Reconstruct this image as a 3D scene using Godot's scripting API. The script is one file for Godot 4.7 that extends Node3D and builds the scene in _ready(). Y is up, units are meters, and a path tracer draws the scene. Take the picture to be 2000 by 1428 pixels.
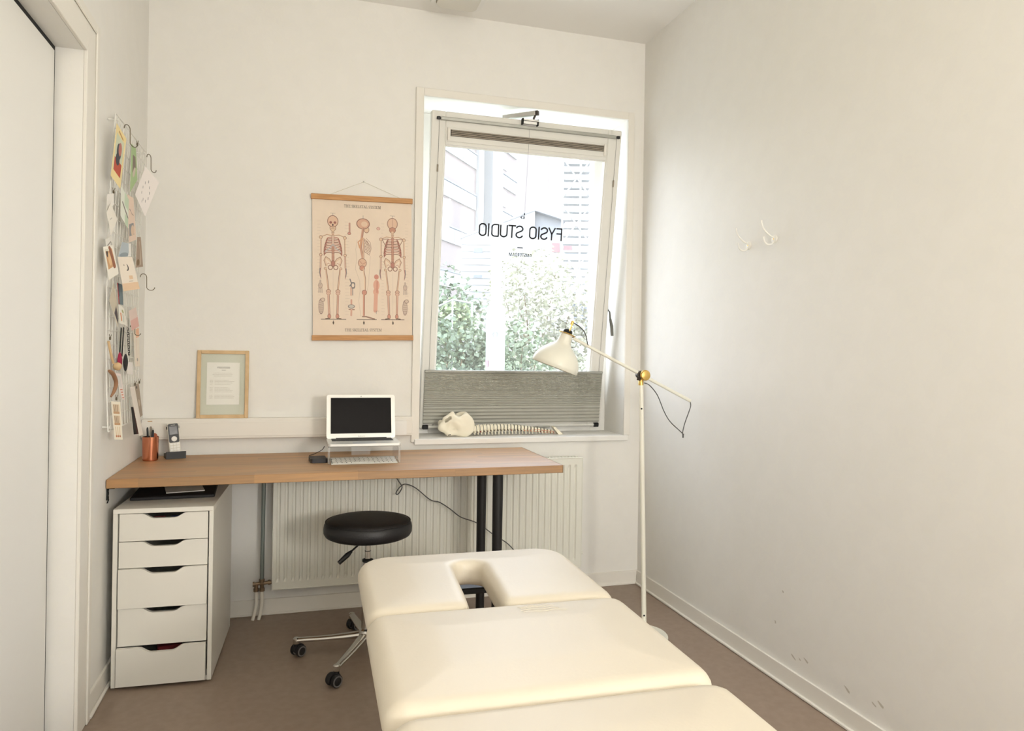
extends Node3D
# A small physiotherapy room. Back wall z = 0, left wall x = 0, floor y = 0, metres.

const W := 2.614        # right wall
const H := 3.134        # ceiling
const ZF := 6.2         # wall behind the photographer
var M := {}
var rng := RandomNumberGenerator.new()
var taken := {}


func _ready() -> void:
	rng.seed = 41
	camera_and_light()
	materials()
	room()
	window()
	outside()
	furniture()
	on_the_desk()
	on_the_walls()
	pin_board()
	sill_model()


# ------------------------------------------------------------------ camera, sky, light, exposure
func camera_and_light() -> void:
	var yaw := 0.2901
	var roll := 0.0156
	var f := Vector3(sin(yaw), 0, -cos(yaw))
	var r := Vector3(cos(yaw), 0, sin(yaw))
	var r2 := r * cos(roll) + Vector3.UP * sin(roll)
	var u2 := Vector3.UP * cos(roll) - r * sin(roll)
	var cam := Camera3D.new()
	cam.name = "camera"
	cam.transform = Transform3D(Basis(r2, u2, -f), Vector3(0.704, 1.324, 3.786))
	cam.projection = Camera3D.PROJECTION_FRUSTUM
	cam.near = 0.05
	cam.far = 300.0
	cam.size = 2.0 * 0.05 * 714.0 / 1401.87
	cam.frustum_offset = Vector2(0, -0.05 * 23.97 / 1401.87)
	add_child(cam)
	cam.current = true

	var sky_mat := ProceduralSkyMaterial.new()      # bright overcast
	sky_mat.sky_top_color = Color(0.90, 0.94, 1.0)
	sky_mat.sky_horizon_color = Color(0.97, 0.985, 1.0)
	sky_mat.ground_bottom_color = Color(0.55, 0.56, 0.55)
	sky_mat.ground_horizon_color = Color(0.75, 0.76, 0.76)
	sky_mat.sun_angle_max = 1.0
	sky_mat.energy_multiplier = 1.0
	var sky := Sky.new()
	sky.sky_material = sky_mat
	var env := Environment.new()
	env.background_mode = Environment.BG_SKY
	env.sky = sky
	env.background_energy_multiplier = 13.0
	env.tonemap_mode = Environment.TONE_MAPPER_LINEAR
	env.tonemap_exposure = 0.635
	env.sdfgi_enabled = true
	env.ssao_enabled = true
	env.ssil_enabled = true
	var we := WorldEnvironment.new()
	we.name = "environment"
	we.environment = env
	add_child(we)


func area_light(called: String, at: Vector3, towards: Vector3, size: Vector2, energy: float, col: Color, parent: Node3D) -> void:
	var l := AreaLight3D.new()
	l.name = called
	l.area_size = size
	l.light_energy = energy
	l.light_color = col
	l.shadow_enabled = true
	l.area_range = 12.0
	l.area_attenuation = 2.0
	var up := Vector3.UP if absf(towards.normalized().y) < 0.9 else Vector3.FORWARD
	l.transform = Transform3D(Basis.looking_at(towards, up), at)
	parent.add_child(l, true)


# ------------------------------------------------------------------ materials
func mat(c: Color, rough := 0.6, metal := 0.0) -> StandardMaterial3D:
	var m := StandardMaterial3D.new()
	m.albedo_color = c
	m.roughness = rough
	m.metallic = metal
	return m


func noise_tex(freq: float, size: int, lo: Color, hi: Color, octaves := 4) -> NoiseTexture2D:
	var n := FastNoiseLite.new()
	n.noise_type = FastNoiseLite.TYPE_SIMPLEX_SMOOTH
	n.seed = 7
	n.frequency = freq
	n.fractal_octaves = octaves
	var t := NoiseTexture2D.new()
	t.noise = n
	t.width = size
	t.height = size
	t.seamless = true
	t.generate_mipmaps = false
	var g := Gradient.new()
	g.set_color(0, lo)
	g.set_color(1, hi)
	t.color_ramp = g
	return t


func noise_normal(freq: float, size: int, strength: float) -> NoiseTexture2D:
	var n := FastNoiseLite.new()
	n.noise_type = FastNoiseLite.TYPE_SIMPLEX_SMOOTH
	n.seed = 11
	n.frequency = freq
	var t := NoiseTexture2D.new()
	t.noise = n
	t.width = size
	t.height = size
	t.seamless = true
	t.as_normal_map = true
	t.bump_strength = strength
	return t


func triplanar(m: StandardMaterial3D, scale: float) -> void:
	m.uv1_triplanar = true
	m.uv1_world_triplanar = true
	m.uv1_scale = Vector3.ONE * scale


func materials() -> void:
	var fine := noise_normal(0.09, 256, 3.0)
	var wall := mat(Color(0.932, 0.922, 0.897), 0.72)
	wall.albedo_texture = noise_tex(0.012, 256, Color(0.99, 0.99, 0.988), Color(1, 1, 1))
	wall.normal_enabled = true
	wall.normal_texture = fine
	wall.normal_scale = 0.03
	triplanar(wall, 2.2)
	M.wall = wall
	M.ceiling = mat(Color(0.945, 0.935, 0.912), 0.8)
	M.trim = mat(Color(0.922, 0.905, 0.868), 0.62)
	M.white_paint = mat(Color(0.93, 0.922, 0.90), 0.5)
	M.sash = mat(Color(0.90, 0.892, 0.862), 0.6)
	var floor_m := mat(Color(0.60, 0.525, 0.462), 0.40)
	floor_m.albedo_texture = noise_tex(0.03, 512, Color(0.93, 0.925, 0.92), Color(1, 1, 1), 5)
	triplanar(floor_m, 1.3)
	M.floor = floor_m
	M.black = mat(Color(0.05, 0.045, 0.05), 0.45)
	M.black_matte = mat(Color(0.045, 0.045, 0.045), 0.7)
	M.rubber = mat(Color(0.08, 0.075, 0.085), 0.55)
	M.gap = mat(Color(0.06, 0.05, 0.045), 0.8)
	M.chrome = mat(Color(0.80, 0.79, 0.77), 0.22, 1.0)
	M.steel = mat(Color(0.66, 0.65, 0.62), 0.32, 1.0)
	M.grey_pipe = mat(Color(0.47, 0.50, 0.48), 0.45, 0.25)
	M.brass_dull = mat(Color(0.55, 0.47, 0.38), 0.4, 0.8)
	M.brass = mat(Color(0.86, 0.72, 0.42), 0.35, 0.85)
	M.copper = mat(Color(0.82, 0.545, 0.425), 0.18, 1.0)
	M.leather = mat(Color(0.062, 0.056, 0.066), 0.48)
	M.leather.normal_enabled = true
	M.leather.normal_texture = noise_normal(0.06, 256, 4.0)
	M.leather.normal_scale = 0.25
	triplanar(M.leather, 9.0)
	var vinyl := mat(Color(0.862, 0.824, 0.75), 0.5)
	vinyl.clearcoat_enabled = true
	vinyl.clearcoat = 0.5
	vinyl.clearcoat_roughness = 0.45
	vinyl.normal_enabled = true
	vinyl.normal_texture = noise_normal(0.05, 256, 3.0)
	vinyl.normal_scale = 0.08
	triplanar(vinyl, 6.0)
	M.vinyl = vinyl
	M.melamine = mat(Color(0.90, 0.885, 0.845), 0.4)
	M.radiator = mat(Color(0.905, 0.90, 0.855), 0.35)
	M.lamp = mat(Color(0.925, 0.915, 0.86), 0.35)
	M.cord = mat(Color(0.33, 0.33, 0.32), 0.6)
	M.blind = mat(Color(0.69, 0.685, 0.645), 0.75)
	M.blind.backlight = Color(0.25, 0.25, 0.24)
	M.alu = mat(Color(0.80, 0.80, 0.79), 0.34, 0.85)
	M.alu_white = mat(Color(0.88, 0.875, 0.85), 0.34, 0.3)
	M.grey_rail = mat(Color(0.66, 0.66, 0.63), 0.4, 0.3)
	M.grille = mat(Color(0.60, 0.56, 0.50), 0.55)
	M.pane = mat(Color(0.94, 0.97, 0.97, 0.06), 0.02)
	M.pane.transparency = BaseMaterial3D.TRANSPARENCY_ALPHA
	M.ink = mat(Color(0.12, 0.12, 0.13), 0.7)
	M.ink_soft = mat(Color(0.42, 0.42, 0.42), 0.7)
	M.ink_print = mat(Color(0.40, 0.36, 0.32), 0.8)
	M.bone = mat(Color(0.95, 0.92, 0.835), 0.4)
	M.disc = mat(Color(0.36, 0.39, 0.38), 0.6)
	M.nerve = mat(Color(0.80, 0.52, 0.40), 0.6)
	M.artery = mat(Color(0.55, 0.13, 0.10), 0.6)
	M.pale_wood = mat(Color(0.86, 0.74, 0.57), 0.55)
	M.pale_wood.albedo_texture = noise_tex(0.02, 256, Color(0.92, 0.90, 0.87), Color(1, 1, 1))
	triplanar(M.pale_wood, 3.0)
	M.oak = mat(Color(0.80, 0.60, 0.38), 0.55)
	M.oak.albedo_texture = noise_tex(0.02, 256, Color(0.86, 0.82, 0.78), Color(1, 1, 1))
	M.oak.uv1_triplanar = true
	M.oak.uv1_world_triplanar = true
	M.oak.uv1_scale = Vector3(1.2, 14.0, 14.0)
	M.acrylic = mat(Color(0.97, 0.98, 0.98, 0.16), 0.06)
	M.acrylic.transparency = BaseMaterial3D.TRANSPARENCY_ALPHA
	M.screen = mat(Color(0.05, 0.04, 0.05), 0.08)
	M.screen.metallic_specular = 0.2
	M.key = mat(Color(0.10, 0.10, 0.10), 0.5)
	M.key_white = mat(Color(0.93, 0.92, 0.89), 0.45)
	M.wire = mat(Color(0.92, 0.91, 0.88), 0.4)
	M.hook = mat(Color(0.45, 0.41, 0.34), 0.35, 0.9)
	M.backing = mat(Color(0.80, 0.805, 0.715), 0.3)
	M.paper = mat(Color(0.945, 0.93, 0.885), 0.8)
	M.brick = mat(Color(0.485, 0.46, 0.455), 0.9)
	M.brick.albedo_texture = noise_tex(0.08, 256, Color(0.93, 0.92, 0.92), Color(1, 1, 1))
	triplanar(M.brick, 0.7)
	M.facade_white = mat(Color(0.575, 0.58, 0.58), 0.8)
	M.facade_grey = mat(Color(0.53, 0.535, 0.54), 0.8)
	M.roof_grey = mat(Color(0.50, 0.51, 0.525), 0.8)
	M.far_glass = mat(Color(0.48, 0.505, 0.535), 0.4)
	M.far_dark = mat(Color(0.43, 0.455, 0.49), 0.7)
	M.far_red = mat(Color(0.57, 0.42, 0.43), 0.8)
	M.grass = mat(Color(0.47, 0.52, 0.38), 0.95)
	M.street = mat(Color(0.76, 0.755, 0.74), 0.9)
	M.post = mat(Color(0.56, 0.565, 0.565), 0.5)


# ------------------------------------------------------------------ naming
func numbered(called: String) -> String:
	if not taken.has(called):
		taken[called] = 0
		return called
	taken[called] += 1
	return "%s_%03d" % [called, taken[called]]


func thing(called: String, label: String, category: String, at := Vector3.ZERO, group := "") -> Node3D:
	var o := Node3D.new()
	o.name = numbered(called)
	add_child(o)
	o.position = at
	tag(o, label, category, group)
	return o


func tag(o: Node3D, label: String, category: String, group := "") -> void:
	o.set_meta("label", label)
	o.set_meta("category", category)
	if group != "":
		o.set_meta("group", group)


func obj(called: String, s: SurfaceTool, m: Material, parent: Node3D = null) -> MeshInstance3D:
	s.generate_normals()
	return obj_mesh(called, s.commit(), m, parent)


func obj_mesh(called: String, mesh: Mesh, m: Material, parent: Node3D = null) -> MeshInstance3D:
	var o := MeshInstance3D.new()
	o.mesh = mesh
	o.material_override = m
	if parent == null:
		o.name = numbered(called)
		add_child(o)
	else:
		o.name = called
		parent.add_child(o, true)
	return o


func struct(called: String, s: SurfaceTool, m: Material, label := "") -> MeshInstance3D:
	var o := obj(called, s, m)
	o.set_meta("kind", "structure")
	if label != "":
		o.set_meta("label", label)
	return o


# ------------------------------------------------------------------ shapes
func st() -> SurfaceTool:
	var s := SurfaceTool.new()
	s.begin(Mesh.PRIMITIVE_TRIANGLES)
	s.set_smooth_group(-1)
	return s


func poly(s: SurfaceTool, p: Array, outward: Vector3) -> void:
	var n := Vector3.ZERO
	for i in range(1, p.size() - 1):
		n += (p[i] - p[0]).cross(p[i + 1] - p[0])
	var flip: bool = n.dot(outward) > 0.0       # front faces run clockwise
	for i in range(1, p.size() - 1):
		s.add_vertex(p[0])
		if flip:
			s.add_vertex(p[i + 1])
			s.add_vertex(p[i])
		else:
			s.add_vertex(p[i])
			s.add_vertex(p[i + 1])


func quad_uv(s: SurfaceTool, p: Array, uv: Array, outward: Vector3) -> void:
	var n: Vector3 = (p[1] - p[0]).cross(p[2] - p[0])
	var order := [0, 2, 1, 0, 3, 2] if n.dot(outward) > 0.0 else [0, 1, 2, 0, 2, 3]
	for i in order:
		s.set_uv(uv[i])
		s.add_vertex(p[i])


func bx(s: SurfaceTool, lo: Vector3, hi: Vector3, bevel := 0.0, xf := Transform3D.IDENTITY) -> void:
	var c := (lo + hi) / 2.0
	var h := (hi - lo) / 2.0
	var b := minf(bevel, minf(h.x, minf(h.y, h.z)) * 0.95)
	if b <= 0.0:
		for ax in 3:
			for sg in [-1.0, 1.0]:
				var n := Vector3.ZERO
				n[ax] = sg
				var u := Vector3.ZERO
				u[(ax + 1) % 3] = h[(ax + 1) % 3]
				var v := Vector3.ZERO
				v[(ax + 2) % 3] = h[(ax + 2) % 3]
				var o := c + n * h[ax]
				poly(s, [xf * (o - u - v), xf * (o + u - v), xf * (o + u + v), xf * (o - u + v)], xf.basis * n)
		return
	var ih := h - Vector3.ONE * b
	for ax in 3:
		for sg in [-1.0, 1.0]:
			var n := Vector3.ZERO
			n[ax] = sg
			var a1 := (ax + 1) % 3
			var a2 := (ax + 2) % 3
			var u := Vector3.ZERO
			u[a1] = ih[a1]
			var v := Vector3.ZERO
			v[a2] = ih[a2]
			var o := c + n * h[ax]
			poly(s, [xf * (o - u - v), xf * (o + u - v), xf * (o + u + v), xf * (o - u + v)], xf.basis * n)
	for ax in 3:                                 # edges along ax
		var a1 := (ax + 1) % 3
		var a2 := (ax + 2) % 3
		for s1 in [-1.0, 1.0]:
			for s2 in [-1.0, 1.0]:
				var e := Vector3.ZERO
				e[ax] = ih[ax]
				var p := c
				p[a1] += s1 * h[a1]
				p[a2] += s2 * ih[a2]
				var q := c
				q[a1] += s1 * ih[a1]
				q[a2] += s2 * h[a2]
				var n := Vector3.ZERO
				n[a1] = s1
				n[a2] = s2
				poly(s, [xf * (p - e), xf * (p + e), xf * (q + e), xf * (q - e)], xf.basis * n)
	for sx in [-1.0, 1.0]:
		for sy in [-1.0, 1.0]:
			for sz in [-1.0, 1.0]:
				var k := Vector3(sx, sy, sz)
				var i := c + k * ih
				poly(s, [xf * (i + Vector3(sx * b, 0, 0)), xf * (i + Vector3(0, sy * b, 0)), xf * (i + Vector3(0, 0, sz * b))], xf.basis * k)


func box_at(s: SurfaceTool, c: Vector3, size: Vector3, bevel := 0.0, xf := Transform3D.IDENTITY) -> void:
	bx(s, c - size / 2.0, c + size / 2.0, bevel, xf)


func tube(s: SurfaceTool, pts: Array, r, seg := 10, caps := true) -> void:
	# r: one radius or one for each point
	var rings := []
	var ref := Vector3.UP
	var n := pts.size()
	for i in n:
		var d: Vector3 = (pts[mini(i + 1, n - 1)] - pts[maxi(i - 1, 0)]).normalized()
		if i == 0:
			ref = Vector3.UP if absf(d.y) < 0.9 else Vector3.RIGHT
		var a := ref - d * ref.dot(d)
		a = a.normalized()
		ref = a
		var b := d.cross(a)
		var rad: float = r[i] if r is Array else r
		var ring := []
		for k in seg:
			var t := TAU * k / seg
			ring.append(pts[i] + (a * cos(t) + b * sin(t)) * rad)
		rings.append(ring)
	s.set_smooth_group(0)
	for i in n - 1:
		var mid: Vector3 = (pts[i] + pts[i + 1]) / 2.0
		for k in seg:
			var q := [rings[i][k], rings[i][(k + 1) % seg], rings[i + 1][(k + 1) % seg], rings[i + 1][k]]
			poly(s, q, (q[0] + q[1] + q[2] + q[3]) / 4.0 - mid)
	s.set_smooth_group(-1)
	if caps:
		poly(s, rings[0], pts[0] - pts[1])
		poly(s, rings[n - 1], pts[n - 1] - pts[n - 2])


func curve(ctrl: Array, steps := 6) -> Array:
	# Catmull-Rom through the points
	var out := []
	for i in ctrl.size() - 1:
		var p0: Vector3 = ctrl[maxi(i - 1, 0)]
		var p1: Vector3 = ctrl[i]
		var p2: Vector3 = ctrl[i + 1]
		var p3: Vector3 = ctrl[mini(i + 2, ctrl.size() - 1)]
		for k in steps:
			out.append(p1.cubic_interpolate(p2, p0, p3, float(k) / steps))
	out.append(ctrl[-1])
	return out


func lathe(s: SurfaceTool, prof: Array, seg := 32, xf := Transform3D.IDENTITY, crease := 0.6) -> void:
	# prof: Vector2(radius, height), bottom to top along the outside
	var grp := 1
	var last := Vector2.ZERO
	for i in prof.size() - 1:
		var d: Vector2 = prof[i + 1] - prof[i]
		if d.length() < 1e-7:
			continue
		if last != Vector2.ZERO and absf(last.angle_to(d)) > crease:
			grp += 1
		last = d
		s.set_smooth_group(grp)
		for k in seg:
			var t0 := TAU * k / seg
			var t1 := TAU * (k + 1) / seg
			if k == seg - 1:
				t1 = 0.0
			var d0 := Vector3(cos(t0), 0, sin(t0))
			var d1 := Vector3(cos(t1), 0, sin(t1))
			var nrm := (d0 + d1).normalized() * d.y + Vector3.UP * -d.x
			var a: Vector3 = d0 * prof[i].x + Vector3.UP * prof[i].y
			var b: Vector3 = d1 * prof[i].x + Vector3.UP * prof[i].y
			var c: Vector3 = d1 * prof[i + 1].x + Vector3.UP * prof[i + 1].y
			var e: Vector3 = d0 * prof[i + 1].x + Vector3.UP * prof[i + 1].y
			if prof[i].x < 1e-6:
				poly(s, [xf * a, xf * c, xf * e], xf.basis * nrm)
			elif prof[i + 1].x < 1e-6:
				poly(s, [xf * a, xf * b, xf * c], xf.basis * nrm)
			else:
				poly(s, [xf * a, xf * b, xf * c, xf * e], xf.basis * nrm)
	s.set_smooth_group(-1)


func extrude(s: SurfaceTool, pg: PackedVector2Array, z0: float, z1: float, xf := Transform3D.IDENTITY) -> void:
	var idx := Geometry2D.triangulate_polygon(pg)
	var t := 0
	while t < idx.size():
		var a := pg[idx[t]]
		var b := pg[idx[t + 1]]
		var c := pg[idx[t + 2]]
		poly(s, [xf * Vector3(a.x, a.y, z1), xf * Vector3(b.x, b.y, z1), xf * Vector3(c.x, c.y, z1)], xf.basis * Vector3.BACK)
		poly(s, [xf * Vector3(a.x, a.y, z0), xf * Vector3(b.x, b.y, z0), xf * Vector3(c.x, c.y, z0)], xf.basis * Vector3.FORWARD)
		t += 3
	var cw := Geometry2D.is_polygon_clockwise(pg)
	for i in pg.size():
		var p := pg[i]
		var q := pg[(i + 1) % pg.size()]
		var e := q - p
		var n := Vector3(e.y, -e.x, 0) * (-1.0 if cw else 1.0)
		poly(s, [xf * Vector3(p.x, p.y, z0), xf * Vector3(q.x, q.y, z0), xf * Vector3(q.x, q.y, z1), xf * Vector3(p.x, p.y, z1)], xf.basis * n)


func round_rect(w: float, h: float, r: float, seg := 6) -> PackedVector2Array:
	var pg := PackedVector2Array()
	for q in 4:
		var cx := (w / 2.0 - r) * (1.0 if q == 0 or q == 3 else -1.0)
		var cy := (h / 2.0 - r) * (1.0 if q < 2 else -1.0)
		for k in seg + 1:
			var t := PI / 2.0 * (q + float(k) / seg)
			pg.append(Vector2(cx + r * cos(t), cy + r * sin(t)))
	return pg


func frame_ring(s: SurfaceTool, x0: float, y0: float, x1: float, y1: float, wl: float, wb: float, wr: float, wt: float, z0: float, z1: float, bevel := 0.002) -> void:
	bx(s, Vector3(x0, y0, z0), Vector3(x0 + wl, y1, z1), bevel)
	bx(s, Vector3(x1 - wr, y0, z0), Vector3(x1, y1, z1), bevel)
	bx(s, Vector3(x0 + wl, y0, z0), Vector3(x1 - wr, y0 + wb, z1), bevel)
	bx(s, Vector3(x0 + wl, y1 - wt, z0), Vector3(x1 - wr, y1, z1), bevel)


func nets(fn: Callable, lo: Vector3, hi: Vector3, cell: float) -> ArrayMesh:
	# surface nets of a signed distance field
	var nx := int(ceil((hi.x - lo.x) / cell)) + 1
	var ny := int(ceil((hi.y - lo.y) / cell)) + 1
	var nz := int(ceil((hi.z - lo.z) / cell)) + 1
	var val := PackedFloat32Array()
	val.resize(nx * ny * nz)
	var n := 0
	for k in nz:
		for j in ny:
			for i in nx:
				val[n] = fn.call(lo + Vector3(i, j, k) * cell)
				n += 1
	var vid := PackedInt32Array()
	vid.resize(nx * ny * nz)
	vid.fill(-1)
	var vs := PackedVector3Array()
	var ns := PackedVector3Array()
	var sxy := nx * ny
	for k in nz - 1:
		for j in ny - 1:
			for i in nx - 1:
				var base := i + j * nx + k * sxy
				var v := [val[base], val[base + 1], val[base + nx], val[base + nx + 1], val[base + sxy], val[base + sxy + 1], val[base + sxy + nx], val[base + sxy + nx + 1]]
				var neg := 0
				for q in 8:
					if v[q] < 0.0:
						neg += 1
				if neg == 0 or neg == 8:
					continue
				var acc := Vector3.ZERO
				var cnt := 0
				for q in 8:
					for ax in 3:
						var bit := 1 << ax
						if q & bit:
							continue
						var w := q | bit
						if (v[q] < 0.0) != (v[w] < 0.0):
							var p := Vector3(q & 1, (q >> 1) & 1, (q >> 2) & 1)
							p[ax] += v[q] / (v[q] - v[w])
							acc += p
							cnt += 1
				vid[base] = vs.size()
				var P := lo + (Vector3(i, j, k) + acc / cnt) * cell
				vs.append(P)
				var e := cell * 0.5
				ns.append(Vector3(fn.call(P + Vector3(e, 0, 0)) - fn.call(P - Vector3(e, 0, 0)), fn.call(P + Vector3(0, e, 0)) - fn.call(P - Vector3(0, e, 0)), fn.call(P + Vector3(0, 0, e)) - fn.call(P - Vector3(0, 0, e))).normalized())
	var ix := PackedInt32Array()
	var step := [1, nx, sxy]
	for k in range(1, nz - 1):
		for j in range(1, ny - 1):
			for i in range(1, nx - 1):
				var base := i + j * nx + k * sxy
				for ax in 3:
					if (val[base] < 0.0) == (val[base + step[ax]] < 0.0):
						continue
					var u: int = step[(ax + 1) % 3]
					var w: int = step[(ax + 2) % 3]
					var q := [vid[base - u - w], vid[base - w], vid[base], vid[base - u]]
					if q.min() < 0:
						continue
					if val[base] < 0.0:        # outward along +ax: clockwise seen from there
						ix.append_array(PackedInt32Array([q[0], q[2], q[1], q[0], q[3], q[2]]))
					else:
						ix.append_array(PackedInt32Array([q[0], q[1], q[2], q[0], q[2], q[3]]))
	var arr := []
	arr.resize(Mesh.ARRAY_MAX)
	arr[Mesh.ARRAY_VERTEX] = vs
	arr[Mesh.ARRAY_NORMAL] = ns
	arr[Mesh.ARRAY_INDEX] = ix
	var am := ArrayMesh.new()
	am.add_surface_from_arrays(Mesh.PRIMITIVE_TRIANGLES, arr)
	return am


func smin(a: float, b: float, k: float) -> float:
	var h := clampf(0.5 + 0.5 * (b - a) / k, 0.0, 1.0)
	return lerpf(b, a, h) - k * h * (1.0 - h)


func smax(a: float, b: float, k: float) -> float:
	return -smin(-a, -b, k)


func cap_d(p: Vector3, a: Vector3, b: Vector3, ra: float, rb: float) -> float:
	var ab := b - a
	var t := clampf((p - a).dot(ab) / ab.length_squared(), 0.0, 1.0)
	return (p - a - ab * t).length() - lerpf(ra, rb, t)


func ell_d(p: Vector3, c: Vector3, r: Vector3) -> float:
	var q := (p - c) / r
	var l := q.length()
	if l < 1e-6:
		return -minf(r.x, minf(r.y, r.z))
	return l * (l - 1.0) / ((q / r).length())


func lettering(called: String, txt: String, w: float, h: float, m: Material, parent: Node3D, at: Vector3, turn := 0.0, face := "Droid Sans", thick := 0.0006) -> void:
	var f := SystemFont.new()
	f.font_names = PackedStringArray([face])
	if txt.begins_with("FYSIO") or txt.begins_with("AMST") or txt.length() == 1:
		f.font_weight = 700
	var t := TextMesh.new()
	t.text = txt
	t.font = f
	t.font_size = 64
	t.pixel_size = 0.001
	t.depth = 0.02
	t.curve_step = 2.0
	var bb := t.get_aabb()
	var o := obj_mesh(called, t, m, parent)
	var sx := w / maxf(bb.size.x, 1e-4)
	var sy := h / maxf(bb.size.y, 1e-4)
	var c := bb.get_center()
	var b := Basis(Vector3.UP, turn) * Basis.from_scale(Vector3(sx, sy, thick / 0.02))
	o.transform = Transform3D(b, at - b * c)


func stroke_letters(parent: Node3D, at: Vector3) -> void:
	# narrow stroke capitals fixed to the outside of the glass, read from the street
	var oval := func(x0: float, x1: float) -> Array:
		var w := (x1 - x0) / 2.0
		var out := []
		for i in 13:
			var t := PI * i / 12.0
			out.append(Vector2(x0 + w + w * cos(t), 1.0 - w + w * sin(t)))
		for i in 13:
			var t := PI + PI * i / 12.0
			out.append(Vector2(x0 + w + w * cos(t), w + w * sin(t)))
		out.append(out[0])
		return out
	var ess := func(x0: float, x1: float) -> Array:
		var w := (x1 - x0) / 2.0
		var out := []
		for i in 11:
			var t := deg_to_rad(15.0 + 190.0 * i / 10.0)
			out.append(Vector2(x0 + w + w * cos(t), 1.0 - w + w * sin(t)))
		out.append(Vector2(x0 + w * 0.25, 0.60))
		out.append(Vector2(x1 - w * 0.25, 0.40))
		for i in 11:
			var t := deg_to_rad(25.0 - 190.0 * i / 10.0)
			out.append(Vector2(x0 + w + w * cos(t), w + w * sin(t)))
		return out
	var u := []
	for i in 13:
		var t := PI + PI * i / 12.0
		u.append(Vector2(4.39 + 0.24 * cos(t), 0.24 + 0.24 * sin(t)))
	u.push_front(Vector2(4.15, 1.0))
	u.append(Vector2(4.63, 1.0))
	var d := [Vector2(4.79, 0.0), Vector2(4.79, 1.0), Vector2(5.03, 1.0)]
	for i in 7:
		var t := PI / 2.0 * (1.0 - i / 6.0)
		d.append(Vector2(5.05 + 0.22 * cos(t), 0.78 + 0.22 * sin(t)))
	for i in 7:
		var t := -PI / 2.0 * i / 6.0
		d.append(Vector2(5.05 + 0.22 * cos(t), 0.22 + 0.22 * sin(t)))
	d.append(Vector2(4.79, 0.0))
	var letters := [
		[[Vector2(0, 0), Vector2(0, 1), Vector2(0.365, 1)], [Vector2(0, 0.55), Vector2(0.34, 0.55)]],
		[[Vector2(0.52, 1), Vector2(0.75, 0.48), Vector2(0.75, 0)], [Vector2(0.98, 1), Vector2(0.75, 0.48)]],
		[ess.call(1.10, 1.58)], [[Vector2(1.75, 0), Vector2(1.75, 1)]], [oval.call(1.96, 2.44)],
		[ess.call(2.98, 3.46)], [[Vector2(3.54, 1), Vector2(4.02, 1)], [Vector2(3.78, 1), Vector2(3.78, 0)]], [u], [d],
		[[Vector2(5.52, 0), Vector2(5.52, 1)]], [oval.call(5.71, 6.19)]]
	for l in letters:
		var s := st()
		for path in l:
			var pts := []
			for p in path:
				pts.append(Vector3(-p.x * 0.0783, 0.004 + p.y * 0.064, 0.0))
			for i in pts.size() - 1:
				var a: Vector3 = pts[i]
				var b: Vector3 = pts[i + 1]
				var dir := (b - a).normalized()
				var side := dir.cross(Vector3.BACK) * 0.0042
				var e := dir * (0.0015 if pts.size() > 6 else 0.0042)
				poly(s, [a - e - side, b + e - side, b + e + side, a - e + side], Vector3.BACK)
		var o := obj("letter", s, M.ink, parent)
		o.position = at


# ------------------------------------------------------------------ pictures drawn with code
func dline(im: Image, a: Vector2, b: Vector2, w: float, col: Color) -> void:
	var x0 := maxi(0, int(minf(a.x, b.x) - w - 1))
	var x1 := mini(im.get_width() - 1, int(maxf(a.x, b.x) + w + 1))
	var y0 := maxi(0, int(minf(a.y, b.y) - w - 1))
	var y1 := mini(im.get_height() - 1, int(maxf(a.y, b.y) + w + 1))
	var ab := b - a
	var l2 := maxf(ab.length_squared(), 1e-6)
	for y in range(y0, y1 + 1):
		for x in range(x0, x1 + 1):
			var p := Vector2(x + 0.5, y + 0.5)
			var t := clampf((p - a).dot(ab) / l2, 0.0, 1.0)
			var d := p.distance_to(a + ab * t)
			var k := clampf(w * 0.5 + 0.5 - d, 0.0, 1.0) * col.a
			if k > 0.0:
				im.set_pixel(x, y, im.get_pixel(x, y).lerp(Color(col.r, col.g, col.b), k))


func dpath(im: Image, pts: Array, w: float, col: Color) -> void:
	for i in pts.size() - 1:
		dline(im, pts[i], pts[i + 1], w, col)


func dell(im: Image, c: Vector2, r: Vector2, fill: Color, rim := Color(0, 0, 0, 0), rw := 2.0) -> void:
	for y in range(maxi(0, int(c.y - r.y - 2)), mini(im.get_height(), int(c.y + r.y + 3))):
		for x in range(maxi(0, int(c.x - r.x - 2)), mini(im.get_width(), int(c.x + r.x + 3))):
			var q := (Vector2(x + 0.5, y + 0.5) - c) / r
			var d := (q.length() - 1.0) * minf(r.x, r.y)
			var k := clampf(0.5 - d, 0.0, 1.0) * fill.a
			var p := im.get_pixel(x, y)
			if k > 0.0:
				p = p.lerp(Color(fill.r, fill.g, fill.b), k)
			if rim.a > 0.0:
				p = p.lerp(Color(rim.r, rim.g, rim.b), clampf(rw * 0.5 + 0.5 - absf(d), 0.0, 1.0) * rim.a)
			im.set_pixel(x, y, p)


func drect(im: Image, x: float, y: float, w: float, h: float, col: Color) -> void:
	im.fill_rect(Rect2i(int(x), int(y), int(w), int(h)), col)


func pic_mat(im: Image, rough := 0.75) -> StandardMaterial3D:
	var m := StandardMaterial3D.new()
	m.albedo_texture = ImageTexture.create_from_image(im)
	m.roughness = rough
	return m


func new_im(w: int, h: int, col: Color) -> Image:
	var im := Image.create(w, h, false, Image.FORMAT_RGB8)
	im.fill(col)
	return im


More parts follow.
